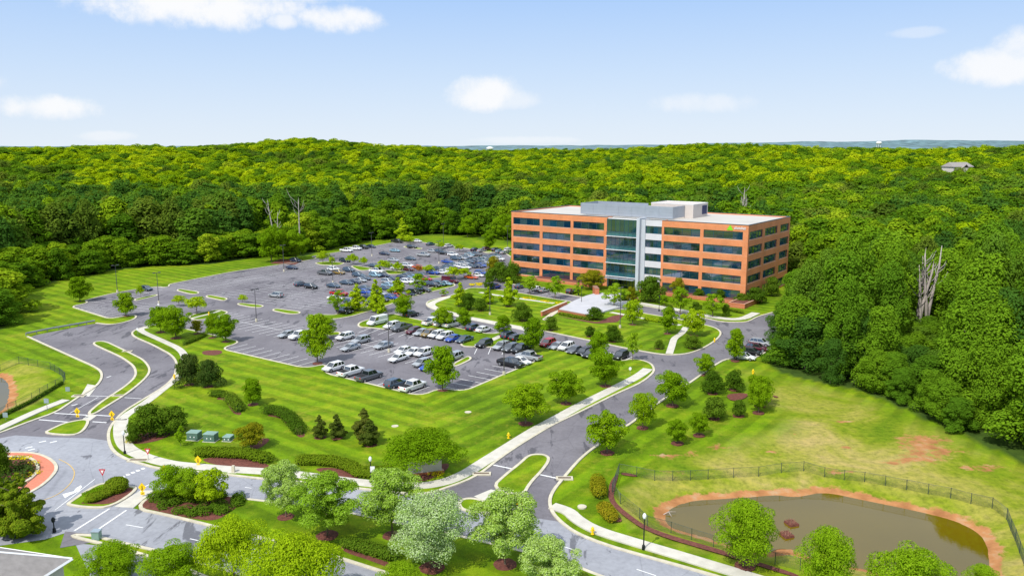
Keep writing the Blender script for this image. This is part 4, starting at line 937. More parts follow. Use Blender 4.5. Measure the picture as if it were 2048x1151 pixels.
# ------------------------------------------------------------------ vehicles
CK = {
 'sedan': dict(L=4.75, W=1.82, belt=.92, top=1.44, hood=.84, tail=.98, cab=(-1.75, 1.15, -1.0, .35)),
 'suv':   dict(L=4.65, W=1.88, belt=1.0, top=1.66, hood=1.0, tail=1.04, cab=(-2.22, 1.1, -1.78, .30)),
 'hatch': dict(L=4.3, W=1.80, belt=.95, top=1.52, hood=.90, tail=1.0, cab=(-2.02, 1.15, -1.55, .35)),
 'pickup': dict(L=5.75, W=2.0, belt=1.15, top=1.88, hood=1.14, tail=1.18, cab=(-.95, 1.45, -.75, .85)),
 'van':   dict(L=5.7, W=2.0, belt=1.30, top=2.25, hood=1.15, tail=1.35, cab=(-2.8, 1.95, -2.78, 1.25)),
}
CM = {}
def car_parts(kind):
    c = CK[kind]; L, W = c['L'], c['W']; h = W/2
    # body: lofted sections (x, zlow, zhigh, halfwidth)
    if kind == 'pickup': st = [(-L/2, .55, 1.05, .90), (-L/2+.12, .42, c['tail'], .97), (-1.0, .36, c['tail'], 1), (1.4, .34, c['belt'], 1), (1.6, .34, c['hood']+.02, 1), (2.5, .36, c['hood']-.06, .96), (L/2-.05, .45, .95, .88), (L/2, .5, .8, .84)]
    elif kind == 'van': st = [(-L/2, .5, 1.25, .93), (-L/2+.1, .40, c['belt'], 1), (1.7, .36, c['belt'], 1), (1.95, .36, c['hood']+.1, 1), (2.6, .38, c['hood']-.12, .95), (L/2, .5, .85, .86)]
    else: st = [(-L/2, .50, c['tail']-.22, .84), (-L/2+.10, .40, c['tail']-.03, .92), (-L/2+.55, .34, c['tail'], .98), (-.4, .30, c['belt'], 1), (1.05, .30, c['belt']-.02, 1), (1.25, .31, c['hood']+.04, .99), (L/2-.45, .34, c['hood']-.08, .94), (L/2-.1, .42, c['hood']-.22, .86), (L/2, .5, c['hood']-.34, .80)]
    mb = MB()
    def sec(x, z0, z1, k):
        w = h*k; return [(x, -w*.92, z0), (x, -w, z0+.16), (x, -w, z1-.20), (x, -w*.93, z1-.04), (x, -w*.72, z1), (x, w*.72, z1), (x, w*.93, z1-.04), (x, w, z1-.20), (x, w, z0+.16), (x, w*.92, z0)]
    S = [sec(*s) for s in st]
    for s in S: mb.v += s
    for i in range(len(S)-1):
        for j in range(10):
            a = i*10+j; b = i*10+(j+1) % 10; mb.f.append((a, a+10, b+10, b)); mb.m.append(0)
    mb.f.append(tuple(range(10))); mb.m.append(0); mb.f.append(tuple(range((len(S)-1)*10+9, (len(S)-1)*10-1, -1))); mb.m.append(0)
    # cabin: roof and pillars painted, the rest glass
    xr, xf, xrt, xft = c['cab']; zb = c['belt']-.04 if kind != 'van' else c['belt']-.1; zt = c['top']; wb = h*.90; wt = h*.74 if kind != 'van' else h*.88
    gm = MB(); lo = [(xr, -wb, zb), (xf, -wb, zb), (xf, wb, zb), (xr, wb, zb)]; up = [(xrt, -wt, zt-.05), (xft, -wt, zt-.05), (xft, wt, zt-.05), (xrt, wt, zt-.05)]
    gm.v += lo+up
    for f in ((0, 1, 5, 4), (1, 2, 6, 5), (2, 3, 7, 6), (3, 0, 4, 7)): gm.f.append(f); gm.m.append(0)
    n = len(mb.v); e = .05
    mb.v += [(xrt-e, -wt-.01, zt-.07), (xft+e, -wt-.01, zt-.07), (xft+e, wt+.01, zt-.07), (xrt-e, wt+.01, zt-.07), (xrt+.12, -wt+.12, zt), (xft-.12, -wt+.12, zt), (xft-.12, wt-.12, zt), (xrt+.12, wt-.12, zt)]
    for f in ((4, 5, 6, 7), (0, 1, 5, 4), (1, 2, 6, 5), (2, 3, 7, 6), (3, 0, 4, 7)): mb.f.append(tuple(n+i for i in f)); mb.m.append(0)
    def lerp(p, q, t): return tuple(p[i]+(q[i]-p[i])*t for i in range(3))
    cuts = {'sedan': (0, .46, 1), 'suv': (0, .26, .56, 1), 'hatch': (0, .22, .54, 1), 'pickup': (0, .52, 1), 'van': (0, 1)}[kind]
    for sy in (-1, 1):
        for t in cuts:
            b = lerp((xr, sy*wb, zb), (xf, sy*wb, zb), t); u = lerp((xrt, sy*wt, zt-.05), (xft, sy*wt, zt-.05), t)
            mb.tube([(b[0], b[1]+sy*.012, b[2]), (u[0], u[1]+sy*.012, u[2])], [.05, .05], 4, 0, False)
        if kind == 'van':
            b0 = lerp((xr, sy*wb, zb), (xf, sy*wb, zb), 0); b1 = lerp((xr, sy*wb, zb), (xf, sy*wb, zb), .72); u0 = (xrt, sy*wt, zt-.05); u1 = lerp((xrt, sy*wt, zt-.05), (xft, sy*wt, zt-.05), .76)
            q = [(p[0], p[1]+sy*.03, p[2]) for p in (b0, b1, u1, u0)]; mb.face(q if sy < 0 else q[::-1])
    if kind == 'van': mb.face([(xr-.02, wb, zb), (xr-.02, -wb, zb), (xrt-.03, -wt, zt-.05), (xrt-.03, wt, zt-.05)])
    bed = None
    if kind == 'pickup':
        bed = MB(); bed.quadbox(-L/2+.16, -1.05, -h*.80, h*.80, .9, c['tail']+.012)
    mir = MB()
    body = mb.mesh('body', [M['paint_white']], False)
    # smooth only shading on the body by angle
    for p in body.polygons: p.use_smooth = False
    gl = gm.mesh('windows', M['carglass'])
    wm = MB(); r = .34 if kind in ('sedan', 'hatch') else .39
    wm.tube([(0, -.12, 0), (0, .12, 0)], [r, r], 14, 0); wm.tube([(0, -.128, 0), (0, .128, 0)], [r*.6, r*.6], 10, 1)
    wheel = wm.mesh('wheel', [M['tyre'], M['rim']])
    xw = L/2-.92 if kind != 'van' else L/2-1.0
    wpos_ = [(sx*xw, sy*(h-.11), r) for sx in (-1, 1) for sy in (-1, 1)]
    hl = MB(); hl.quadbox(-.06, .08, -.2, .2, -.07, .08, 0, (.7, .9)); hlm = hl.mesh('headlight', M['headlight'])
    tl = MB(); tl.quadbox(-.06, .06, -.15, .15, -.12, .12, 0, (.8, .9)); tlm = tl.mesh('taillight', M['taillight'])
    zh = c['hood']-.20
    bd = bed.mesh('cargo_bed', M['tyre']) if bed else None
    return dict(body=body, gl=gl, wheel=wheel, wp=wpos_, hl=hlm, tl=tlm, L=L, h=h, zh=zh, zt=c['tail']-.2, bed=bd)
for k in CK: CM[k] = car_parts(k)
BODY = {}
def body_mesh(kind, col):
    if (kind, col) not in BODY:
        m_ = CM[kind]['body'].copy(); m_.name = 'body'; m_.materials.clear(); m_.materials.append(M['paint_'+col]); BODY[(kind, col)] = m_
    return BODY[(kind, col)]
KN = {'sedan': 'sedan', 'suv': 'SUV', 'hatch': 'hatchback', 'pickup': 'pickup truck', 'van': 'panel van'}
KO = {'sedan': 'parked_car', 'suv': 'parked_suv', 'hatch': 'parked_hatchback', 'pickup': 'pickup_truck', 'van': 'panel_van'}
CN = {'slate': 'slate blue', 'lightblue': 'light blue', 'grey': 'dark grey', 'orange': 'orange-red'}
ncar = 0
used_spots = []
def car(kind, col, px, py, ang, label, group):
    global ncar
    c = CM[kind]; x, y = plane_pt(px, py, .75)
    for (ux, uy) in used_spots:      # keep neighbouring cars from touching
        d = math.hypot(x-ux, y-uy)
        if d < 2.15:
            k = 2.15/max(d, .05); x, y = ux+(x-ux)*k, uy+(y-uy)*k
    used_spots.append((x, y))
    o = empty(KO[kind], (x, y, .03), ang+random.uniform(-.02, .02))
    bo = link(bpy.data.objects.new('body', body_mesh(kind, col)), o); link(bpy.data.objects.new('windows', c['gl']), o)
    for p in c['wp']:
        w = link(bpy.data.objects.new('wheel', c['wheel']), o); w.location = p
    for sy in (-1, 1):
        q = link(bpy.data.objects.new('headlight', c['hl']), o); q.location = (c['L']/2-.09, sy*(c['h']*.62), c['zh']-.06)
        q = link(bpy.data.objects.new('taillight', c['tl']), o); q.location = (-c['L']/2+.03, sy*(c['h']*.68), c['zt'])
    if c['bed']: link(bpy.data.objects.new('cargo_bed', c['bed']), o)
    tag(o, label, KN[kind].lower().replace('panel ', '') if kind != 'sedan' else 'car', group); ncar += 1
def row(where, group, ang, cars):
    cars = sorted(cars, key=lambda c: c[2]); cnt = {}
    for c in cars: cnt[(c[0], c[1])] = cnt.get((c[0], c[1]), 0)+1
    seen = {}
    for c in cars:
        k = (c[0], c[1]); i = seen.get(k, 0); seen[k] = i+1
        nm = '%s %s' % (CN.get(c[1], c[1]), KN[c[0]])
        lab = '%s %s' % (nm, where) if cnt[k] == 1 else '%s %s, %s' % (nm, where, ORD[i])
        car(c[0], c[1], c[2], c[3], ang if len(c) < 5 else c[4], lab, group)
AN = math.atan2(NY, NX); AE = TH; AF = TH+.17
UP, DN = AN, AN+math.pi
row('in the nearest row beside the striped lawn', 'cars in the nearest row', DN, [('suv','white',667,733),('pickup','white',702,742,UP),('pickup','grey',738,751,UP),('suv','slate',791,765,UP),('pickup','white',826,771,UP)])
row('in the west half of the near lot', 'cars in the near lot west', DN, [('sedan','silver',575,667),('pickup','white',601,670)])
row('in the middle rows of the near lot', 'cars in the middle rows', DN, [('suv','white',690,672),('suv','silver',722,679),('sedan','silver',701,693),('sedan','silver',767,689),('sedan','white',808,699),('sedan','white',828,702),('suv','white',847,704),('sedan','white',797,714),('hatch','silver',844,724),('sedan','blue',859,731),('suv','silver',908,712)])
row('in the right-hand bays of the near lot', 'cars in the right bays', AE, [('pickup','black',1021,725),('sedan','white',1041,720),('pickup','silver',1058,712,AE+math.pi)])
row('in the long row below the narrow grass strip', 'cars below the grass strip', DN, [('van','white',755,643),('suv','white',784,650),('pickup','grey',803,654),('hatch','maroon',827,660),('sedan','silver',844,663),('suv','gold',858,666),('suv','white',872,668),('suv','white',890,671),('sedan','blue',907,675),('sedan','slate',929,677),('suv','black',968,686),('suv','silver',1003,691),('suv','grey',1021,695),('pickup','black',1044,697)])
row('in the bays above the narrow grass strip', 'cars above the grass strip', UP, [('suv','black',822,627),('pickup','white',864,643),('hatch','white',882,646),('pickup','white',904,647),('suv','navy',948,654),('sedan','white',967,657),('suv','navy',1018,669),('hatch','black',1033,674)])
row('in the row along the loop road', 'cars along the loop road', DN, [('suv','red',1095,685),('sedan','silver',1114,690),('suv','white',1131,692),('sedan','grey',1150,698),('hatch','black',1168,702),('suv','black',1181,707),('sedan','white',1212,712),('suv','black',1241,710)])
row('in the small bay by the right woods', 'cars in the bay by the woods', AE+.1, [('sedan','white',1488,711),('hatch','black',1503,702),('suv','maroon',1514,694),('suv','silver',1521,684)])
row('in the bays in front of the left office wing', 'cars before the left wing', UP, [('suv','black',1144,582),('sedan','white',1074,576),('sedan','silver',1088,579),('sedan','slate',1041,571),('suv','blue',990,572),('sedan','navy',1597,538)])
row('at the upper left of the far car park', 'cars upper left far lot', AF, [('hatch','slate',292,576),('sedan','navy',584,534),('suv','navy',591,520),('hatch','slate',601,567,UP),('suv','black',622,572),('suv','silver',552,589,AF+math.pi),('sedan','slate',667,570),('pickup','grey',650,545),('suv','white',667,537),('suv','gold',678,544)])
row('along the back edge of the far car park', 'cars along the back edge', AF, [('pickup','white',693,500),('pickup','white',711,496),('pickup','black',725,494),('sedan','navy',742,492),('pickup','black',794,482),('sedan','white',834,481),('sedan','teal',861,487,UP),('suv','white',897,491,UP),('sedan','navy',950,498,UP),('sedan','silver',963,500,UP),('suv','maroon',973,497,UP),('suv','navy',992,499,UP),('hatch','lightblue',999,502,UP),('suv','white',1017,499,UP),('sedan','silver',1009,504,UP)])
row('scattered in the open part of the far car park', 'cars scattered in the far lot', AF, [('suv','black',824,493),('sedan','lightblue',790,500),('sedan','navy',769,506),('sedan','slate',821,516),('pickup','silver',847,509),('suv','navy',690,520),('sedan','silver',787,519),('sedan','slate',748,530),('suv','slate',698,539),('sedan','silver',865,501),('suv','slate',880,502),('suv','black',887,505),('sedan','blue',895,522)])
row('beside the small island trees of the far car park', 'cars by the island trees', AF, [('suv','white',815,530),('suv','white',794,535),('suv','maroon',815,537),('sedan','orange',837,533),('pickup','white',754,541),('suv','lightblue',751,549),('sedan','navy',767,549),('suv','slate',717,549),('sedan','slate',729,555),('sedan','silver',720,559),('sedan','navy',709,562),('sedan','slate',693,564)])
row('in the crowded rows behind the verge trees', 'cars behind the verge trees', AF, [('pickup','red',678,586),('sedan','white',670,595),('sedan','slate',731,575),('sedan','blue',729,582),('sedan','blue',746,604),('sedan','blue',782,593),('sedan','red',793,591),('sedan','slate',772,575),('sedan','lightblue',777,569),('suv','silver',776,562),('sedan','navy',786,557),('suv','black',689,621),('sedan','navy',806,553),('sedan','slate',813,550),('sedan','navy',820,548),('sedan','lightblue',829,553),('suv','white',814,562),('sedan','white',824,561),('sedan','red',852,556),('suv','navy',846,551),('sedan','navy',815,586),('hatch','maroon',806,588),('suv','black',829,583),('suv','black',847,579),('suv','slate',703,603),('sedan','silver',760,585),('sedan','navy',740,592),('suv','black',763,598)])
row('in the packed row nearest the loop road', 'cars in the packed row', AF, [('sedan','navy',857,567),('suv','black',868,569),('suv','teal',879,567),('sedan','lightblue',888,566),('van','maroon',901,561),('sedan','orange',943,553),('sedan','white',955,549),('suv','blue',962,545)])
row('in the row behind the flat-topped trees', 'cars behind the flat-topped trees', AF, [('suv','blue',866,544),('sedan','white',884,543),('suv','navy',878,538),('sedan','slate',891,535),('sedan','white',895,540),('sedan','slate',898,531),('sedan','teal',906,528),('suv','white',920,531),('sedan','white',930,533),('sedan','slate',942,531),('sedan','navy',951,531),('sedan','blue',959,530),('suv','silver',928,526)])
row('in the packed far rows by the building', 'cars in the packed far rows', AF, [('suv','white',906,508),('suv','slate',912,516),('sedan','silver',923,515),('sedan','slate',929,513),('sedan','silver',935,511),('sedan','lightblue',940,508),('pickup','grey',950,508),('sedan','slate',937,522),('sedan','navy',945,520),('sedan','slate',952,519),('sedan','teal',958,518),('sedan','silver',965,517),('suv','slate',971,516),('sedan','lightblue',978,515),('sedan','navy',985,512),('sedan','teal',992,511),('suv','white',998,517),('sedan','navy',962,526),('sedan','silver',968,523),('sedan','slate',975,521),('sedan','grey',982,519)])

# ------------------------------------------------------------------ street furniture
def height_from(x, y, topy):
    lo, hi = .2, 40
    for k in range(28):
        m_ = (lo+hi)/2
        if img_of(x, y, m_)[1] > topy: lo = m_
        else: hi = m_
    return lo
for px, py, ty, lab in [(235,585,530,'tall parking lot light pole on the grass at the far left'),(318,607,545,'tall twin-head light pole in the west lot'),(513,643,578,'tall twin-head light pole in the empty stalls'),(568,543,490,'tall light pole near the back edge of the lot left of the big trees'),(666,566,511,'tall light pole beside the parked olive SUV'),(744,512,465,'tall light pole at the back of the far lot by white pickups'),(778,704,623,'tall light pole between white cars in the near lot'),(1008,750,655,'tall light pole at the right kerb of the near lot'),(887,492,447,'tall light pole on the grass behind the far lot'),(878,527,482,'tall light pole in the packed far rows'),(980,630,565,'tall light pole on the left of the loop lawn'),(1240,656,575,'tall light pole on the right of the loop lawn'),(1015,497,452,'tall light pole just left of the office building')]:
    x, y, z = at(px, py); h = height_from(x, y, ty); o = empty('light_pole', (x, y, z), AN)
    MB().tube([(0, 0, 0), (0, 0, .8)], [.3, .28], 10).build('base', M['kerb'], o)
    MB().tube([(0, 0, .8), (0, 0, h)], [.10, .065], 8).build('pole', M['dkpole'], o)
    MB().tube([(-.7, 0, h-.05), (.7, 0, h-.05)], [.04, .04], 6).build('arm', M['dkpole'], o)
    for s_ in (-1, 1):
        q = MB(); q.quadbox(s_*.75-.32, s_*.75+.32, -.2, .2, h-.12, h+.08); q.build('lamp_head', M['dkpole'], o)
    tag(o, lab, 'light pole', 'parking lot light poles')
for px, py, ty, lab in [(250,908,861,'black lamp post beside the curved left sidewalk'),(742,966,912,'black lamp post with a white globe and a small sign by the hedges'),(1287,1098,1025,'black lamp post with a white globe beside the lower right sidewalk'),(109,1064,1033,'dark post beside the public road near the house roof'),(1157,590,560,'black lamp post by the bay in front of the offices'),(1163,607,572,'slim black lamp post standing on the plaza'),(1318,622,590,'slim black lamp post behind the loop road by the right wing')]:
    x, y, z = at(px, py); h = height_from(x, y, ty); o = empty('street_lamp', (x, y, z))
    MB().tube([(0, 0, 0), (0, 0, .5), (0, 0, .55)], [.2, .17, .1], 10).build('base', M['black'], o)
    MB().tube([(0, 0, .5), (0, 0, h-.6)], [.075, .055], 8).build('pole', M['black'], o)
    MB().tube([(0, 0, h-.65), (0, 0, h-.55), (0, 0, h-.3), (0, 0, h-.08), (0, 0, h)], [.10, .17, .22, .13, .02], 12).build('globe', M['lamp'] if px in (742, 1287, 250) else M['black'], o, True)
    if px == 742:
        q = MB(); q.quadbox(-.02, .55, -.1, -.06, 1.6, 2.35); q.build('sign_panel', M['white'], o); 
    tag(o, lab, 'lamp post', 'black lamp posts')
def sign(px, py, ty, kind, lab):
    x, y, z = at(px, py); h = height_from(x, y, ty); o = empty('road_sign', (x, y, z), 0); o.scale = (.8, .8, 1) if kind != 'back' else (1, 1, 1)
    MB().tube([(0, 0, 0), (0, 0, h)], [.035, .035], 6).build('post', M['steel'], o)
    def poly(n, r, z0, mat, y0, a0=0, nm='panel'):
        q = MB(); pts = [(math.cos(a0+i*2*math.pi/n)*r, y0, z0+math.sin(a0+i*2*math.pi/n)*r) for i in range(n)]
        q.face(pts); q.face([(p[0], p[1]+.02, p[2]) for p in pts[::-1]]); return q.build(nm, mat, o)
    if kind == 'ped':
        p_ = poly(4, .62, h-.62, M['yellow'], -.06, 0)
        q = MB(); q.tube([(0, -.075, h-.45), (0, -.075, h-.43)], [.07, .07], 8); q.quadbox(-.06, .06, -.08, -.065, h-.78, h-.52); q.quadbox(-.12, -.04, -.08, -.065, h-.98, h-.78); q.quadbox(.04, .12, -.08, -.065, h-.98, h-.78); q.build('walking_figure', M['black'], p_)
        q = MB(); q.quadbox(-.32, .32, -.06, -.04, h-1.6, h-1.2); pl_ = q.build('arrow_plate', M['yellow'], o)
        q = MB(); q.face([(-.2, -.07, h-1.5), (.12, -.07, h-1.32), (.18, -.07, h-1.38), (-.14, -.07, h-1.56)]); q.build('arrow', M['black'], pl_)
    elif kind == 'yield':
        p_ = poly(3, .62, h-.45, M['red'], -.06, -math.pi/2); poly(3, .32, h-.45, M['white'], -.075, -math.pi/2, 'panel_centre')
    elif kind == 'back': poly(4, .55, h-.5, M['signback'], -.05, math.pi/4)
    elif kind == 'small': poly(8, .34, h-.34, M['white'], -.05, math.pi/8)
    return tag(o, lab, 'road sign')
sign(156,838,814,'ped','yellow pedestrian crossing sign left of the small triangular island')
sign(225,842,820,'ped','yellow pedestrian crossing sign at the right kerb of the entry road')
sign(397,931,910,'ped','yellow pedestrian crossing sign by the sidewalk left of the curved hedge')
sign(286,992,964,'ped','yellow pedestrian crossing sign at the splitter island walkway')
sign(329,943,928,'ped','yellow pedestrian crossing sign behind the median trees'); sign(1040,1012,997,'ped','yellow crossing sign at the end of the main drive island')
sign(297,921,894,'yield','red and white yield sign on the grass beside the curved kerb'); sign(207,967,935,'yield','red and white yield sign at the tip of the splitter island')
sign(95,822,795,'back','grey-backed sign on the grass beside the left footpath'); sign(136,783,772,'back','grey-backed sign near the left pond fence corner'); sign(12,840,823,'back','grey-backed sign at the left edge by the footpath')
sign(276,672,655,'small','small white sign at the sidewalk corner near the apron'); sign(1260,750,733,'small','small white sign on the lawn corner by the main drive'); sign(317,613,606,'small','small white sign at the foot of the west lot pole')
for px, py, lab in [(1017,877,'yellow fire hydrant on the lawn by the main drive sidewalk'),(1185,1069,'yellow fire hydrant on the verge by the lower right sidewalk'),(1429,684,'yellow fire hydrant at the right tip of the loop lawn'),(1506,748,'yellow fire hydrant on the grass by the right woods'),(1213,739,'yellow fire hydrant beside the round tree'),(349,758,'yellow fire hydrant at the left road kerb by the dark evergreens'),(418,631,'yellow fire hydrant on the kerb island')]:
    x, y, z = at(px, py); o = empty('fire_hydrant', (x, y, z+.1))
    MB().tube([(0, 0, 0), (0, 0, .08), (0, 0, .09), (0, 0, .6), (0, 0, .62), (0, 0, .78), (0, 0, .92)], [.2, .2, .13, .13, .18, .15, .03], 10).build('barrel', M['yellow'], o, False)
    MB().tube([(-.26, 0, .45), (.26, 0, .45)], [.08, .08], 8).build('outlet', M['yellow'], o); tag(o, lab, 'hydrant')
for px, py, w, h, lab in [(389,879,1.7,1.1,'green metal utility cabinet, leftmost and largest on the lawn'),(422,882,1.7,1.1,'green metal utility cabinet, middle one of three on the lawn'),(457,881,1.15,.6,'small low green utility cabinet, right of the two big ones')]:
    x, y, z = at(px, py); o = empty('utility_cabinet', (x, y, .12), -.15)
    q = MB(); q.quadbox(-w/2, w/2, -.6, .7, 0, h); q.build('cabinet', M['green_box'], o); q = MB(); q.quadbox(-w/2-.06, w/2+.06, -.66, .76, h, h+.1, 0, (.97, .95)); q.build('lid', M['green_top'], o)
    for s_ in (-.35, .25): q = MB(); q.quadbox(s_, s_+.16, -.63, -.6, h*.4, h*.4+.18); q.build('warning_label', M['white'], o)
    q = MB(); q.quadbox(-w/2-.15, w/2+.15, -.75, .85, -.1, .03); q.build('concrete_pad', M['kerb'], o); tag(o, lab, 'utility cabinet', 'green utility cabinets')
x, y, z = at(194, 1078); o = empty('utility_pedestal', (x, y, z)); q = MB(); q.quadbox(-.4, .4, -.35, .35, 0, 1.0); q.build('cabinet', M['green_top'], o); q = MB(); q.quadbox(-.45, .45, -.4, .4, 1, 1.1); q.build('lid', M['signback'], o); tag(o, 'pale green utility pedestal at the road edge by the driveway', 'utility box')
x, y, z = at(467, 945); o = empty('bollard', (x, y, .13)); q = MB(); q.quadbox(-.2, .2, -.2, .2, 0, .9, 0, (.85, .85)); q.build('post', M['kerb'], o); q = MB(); q.quadbox(-.7, .5, -.4, .4, -.05, .03); q.build('base', M['concrete'], o); tag(o, 'short concrete bollard beside the sidewalk below the clipped hedge', 'bollard')
x, y, z = at(850, 948); o = empty('entrance_sign', (x, y, .12), .28); q = MB(); q.quadbox(-2.2, 2.2, -.25, .25, .3, 1.75); q.build('panel', M['concrete'], o); q = MB(); q.quadbox(-2.5, 2.5, -.4, .4, 0, .3); q.build('base', M['brick2'], o); tag(o, 'blank pale stone entrance sign under the broad layered tree', 'sign')
for px, py, lab in [(790,853,'round concrete manhole cover on the striped lawn'),(936,825,'small brown manhole cover on the lawn below the lot corner'),(1164,1014,'dark manhole cover on the grass near the fence')]:
    x, y, z = at(px, py); q = MB(); q.tube([(x, y, z), (x, y, z+.17)], [.55, .55], 16); tag(q.build('manhole_cover', M['kerb']), lab, 'manhole')
# guardrail
P = gp([(52,672),(95,663),(140,655),(190,646)]); o = empty('guardrail', (*P[0], 0)); ox, oy = P[0]
PP = [(x-ox, y-oy) for x, y in P]; rl = MB()
for a, b in zip(PP, PP[1:]): rl.tube([(a[0], a[1], .72), (b[0], b[1], .72)], [.16, .16], 6); rl.tube([(a[0], a[1], .55), (b[0], b[1], .55)], [.12, .12], 6)
rl.build('rail', M['steel'], o)
for a, b in zip(PP, PP[1:]):
    k = max(2, int(math.hypot(b[0]-a[0], b[1]-a[1])/2))
    for i in range(k): q = MB(); x, y = a[0]+(b[0]-a[0])*i/k, a[1]+(b[1]-a[1])*i/k; q.quadbox(x-.06, x+.06, y-.06, y+.06, 0, .75); q.build('post', M['steel'], o)
tag(o, 'galvanized guardrail along the top edge of the left asphalt apron', 'guardrail')
# fences
def fence(px, label, h, kind):
    P = [at(*p) for p in px]; ox, oy, oz = P[0]; o = empty('fence', (ox, oy, 0)); wire = MB(); k0 = 0
    for a, b in zip(P, P[1:]):
        L = math.hypot(b[0]-a[0], b[1]-a[1]); n = max(1, round(L/2.9))
        for i in range(n):
            def q(t): X, Y = a[0]+(b[0]-a[0])*t, a[1]+(b[1]-a[1])*t; return X-ox, Y-oy, H(X, Y)
            p0, p1 = q(i/n), q((i+1)/n)
            ps = MB(); ps.tube([(p0[0], p0[1], p0[2]-.1), (p0[0], p0[1], p0[2]+h+.06)], [.038, .038], 6); ps.build('post', M['fence'], o)
            hs = (.12, h) if kind == 'picket' else (h,)
            for zz in hs: wire.tube([(p0[0], p0[1], p0[2]+zz), (p1[0], p1[1], p1[2]+zz)], [.02, .02], 4, 0, False)
            m_ = 18 if kind == 'picket' else 20
            rr = .010 if kind == 'picket' else .0055
            for j in range(m_):
                t0 = j/m_; lerp = lambda t, z: (p0[0]+(p1[0]-p0[0])*t, p0[1]+(p1[1]-p0[1])*t, p0[2]+(p1[2]-p0[2])*t+z)
                if kind == 'picket': wire.tube([lerp(t0, .05), lerp(t0, h)], [rr, rr], 3, 0, False)
                else:
                    t1 = t0+h/(L/n)
                    if t1 <= 1.0: wire.tube([lerp(t0, .03), lerp(t1, h)], [rr, rr], 3, 0, False); wire.tube([lerp(t1, .03), lerp(t0, h)], [rr, rr], 3, 0, False)
                    else:
                        z_ = (1-t0)/(t1-t0)*h; wire.tube([lerp(t0, .03), lerp(1, z_)], [rr, rr], 3, 0, False); wire.tube([lerp(t0, h), lerp(1, h-z_)], [rr, rr], 3, 0, False)
                        wire.tube([lerp(1-t0, .03), lerp(0, z_)], [rr, rr], 3, 0, False); wire.tube([lerp(1-t0, h), lerp(0, h-z_)], [rr, rr], 3, 0, False)
    wire.build('wire_mesh' if kind != 'picket' else 'railings', M['fence'], o); tag(o, label, 'fence')
fence([(1600,1140),(1550,1127),(1490,1110),(1427,1092),(1383,1078),(1342,1064),(1295,1053),(1279,1037),(1241,1007),(1224,985),(1238,946),(1309,960),(1345,959),(1416,955),(1517,949),(1607,940),(1649,947),(1729,958),(1813,974),(1901,992),(1984,1015),(2013,1037),(2030,1080),(2048,1130),(2060,1185)], 'black chain-link fence curving around the brown pond on the right', 1.35, 'chain')
fence([(-30,733),(0,732),(38,726),(76,733),(101,738),(119,748),(131,758),(127,766),(96,782),(64,801),(33,815),(0,833),(-30,850)], 'black picket fence around the small pond at the left edge', 1.35, 'picket')
hedge([(-5,838),(33,819),(64,804),(96,785),(124,768)], .9, .6, 'row of small shrubs along the outside of the left pond fence', 'leaf_dark', 900, .1)
# pond floats
for px, py, lab in [(1583,1047,'square brown wire basket in the pond, upper one'),(1573,1070,'square brown wire basket in the pond, lower one')]:
    x, y = plane_pt(px, py, WATER_Z); o = empty('floating_basket', (x, y, WATER_Z-.1), .3)
    q = MB(); q.quadbox(-.62, .62, -.7, .7, 0, .35, 0, (.9, .9)); q.build('basket', M['mulch'], o)
    q = MB(); rs = random.Random(int(px))
    for i in range(40): a, b = rs.uniform(-.5, .5), rs.uniform(-.55, .55); q.tube([(a, b, .3), (a+rs.uniform(-.15, .15), b+rs.uniform(-.15, .15), .62)], [.03, .012], 4)
    q.build('dry_stems', M['tanwood'], o); tag(o, lab, 'basket', 'baskets in the pond')
x, y = plane_pt(1337, 1027, WATER_Z); q = MB(); q.tube([(x-.8, y-.3, WATER_Z), (x, y, WATER_Z+.3), (x+.9, y+.1, WATER_Z+.25)], [.06, .05, .03], 5); q.tube([(x, y, WATER_Z+.3), (x+.2, y-.9, WATER_Z+.1)], [.05, .02], 5); tag(q.build('driftwood', M['deadwood']), 'pale piece of driftwood at the left tip of the pond', 'driftwood')
# houses at the frame edge
def hip_house(px, py, wx, wy, hw, hr, rz, lab, ew=.5, base_z=None):
    x, y = plane_pt(px, py, hw); o = empty('house', (x, y, 0), rz)
    q = MB(); q.quadbox(-wx/2, wx/2, -wy/2, wy/2, 0, hw); q.build('wall', M['siding'], o)
    e_ = ew; A_ = [(-wx/2-e_, -wy/2-e_, hw), (wx/2+e_, -wy/2-e_, hw), (wx/2+e_, wy/2+e_, hw), (-wx/2-e_, wy/2+e_, hw)]; r0, r1 = (-wx/2+wy/2, 0, hw+hr), (wx/2-wy/2, 0, hw+hr)
    q = MB(); q.face([A_[0], A_[1], r1, r0]); q.face([A_[1], A_[2], r1]); q.face([A_[2], A_[3], r0, r1]); q.face([A_[3], A_[0], r0]); q.face(A_[::-1]); q.build('roof', M['shingle'], o)
    q = MB()
    for a, b in zip(A_, A_[1:]+A_[:1]): q.tube([(a[0], a[1], a[2]-.08), (b[0], b[1], b[2]-.08)], [.14, .14], 4, 0, False)
    for a, b in ((A_[0], r0), (A_[1], r1), (A_[2], r1), (A_[3], r0), (r0, r1)): q.tube([a, b], [.10, .10], 4, 0, False)
    q.build('gutter', M['white'], o)
    for i in range(5):
        for s_ in (-1, 1):
            X = -wx/2+(i+.5)*wx/5; w_ = MB(); w_.quadbox(X-.5, X+.5, s_*(wy/2)-.04, s_*(wy/2)+.04, hw-2.2, hw-.8); ww = w_.build('window', M['glass'], o)
            f_ = MB(); f_.quadbox(X-.6, X+.6, s_*(wy/2+.03)-.03, s_*(wy/2+.03)+.03, hw-2.32, hw-2.2); f_.quadbox(X-.6, X+.6, s_*(wy/2+.03)-.03, s_*(wy/2+.03)+.03, hw-.8, hw-.68); f_.build('frame', M['white'], ww)
    return tag(o, lab, 'house')
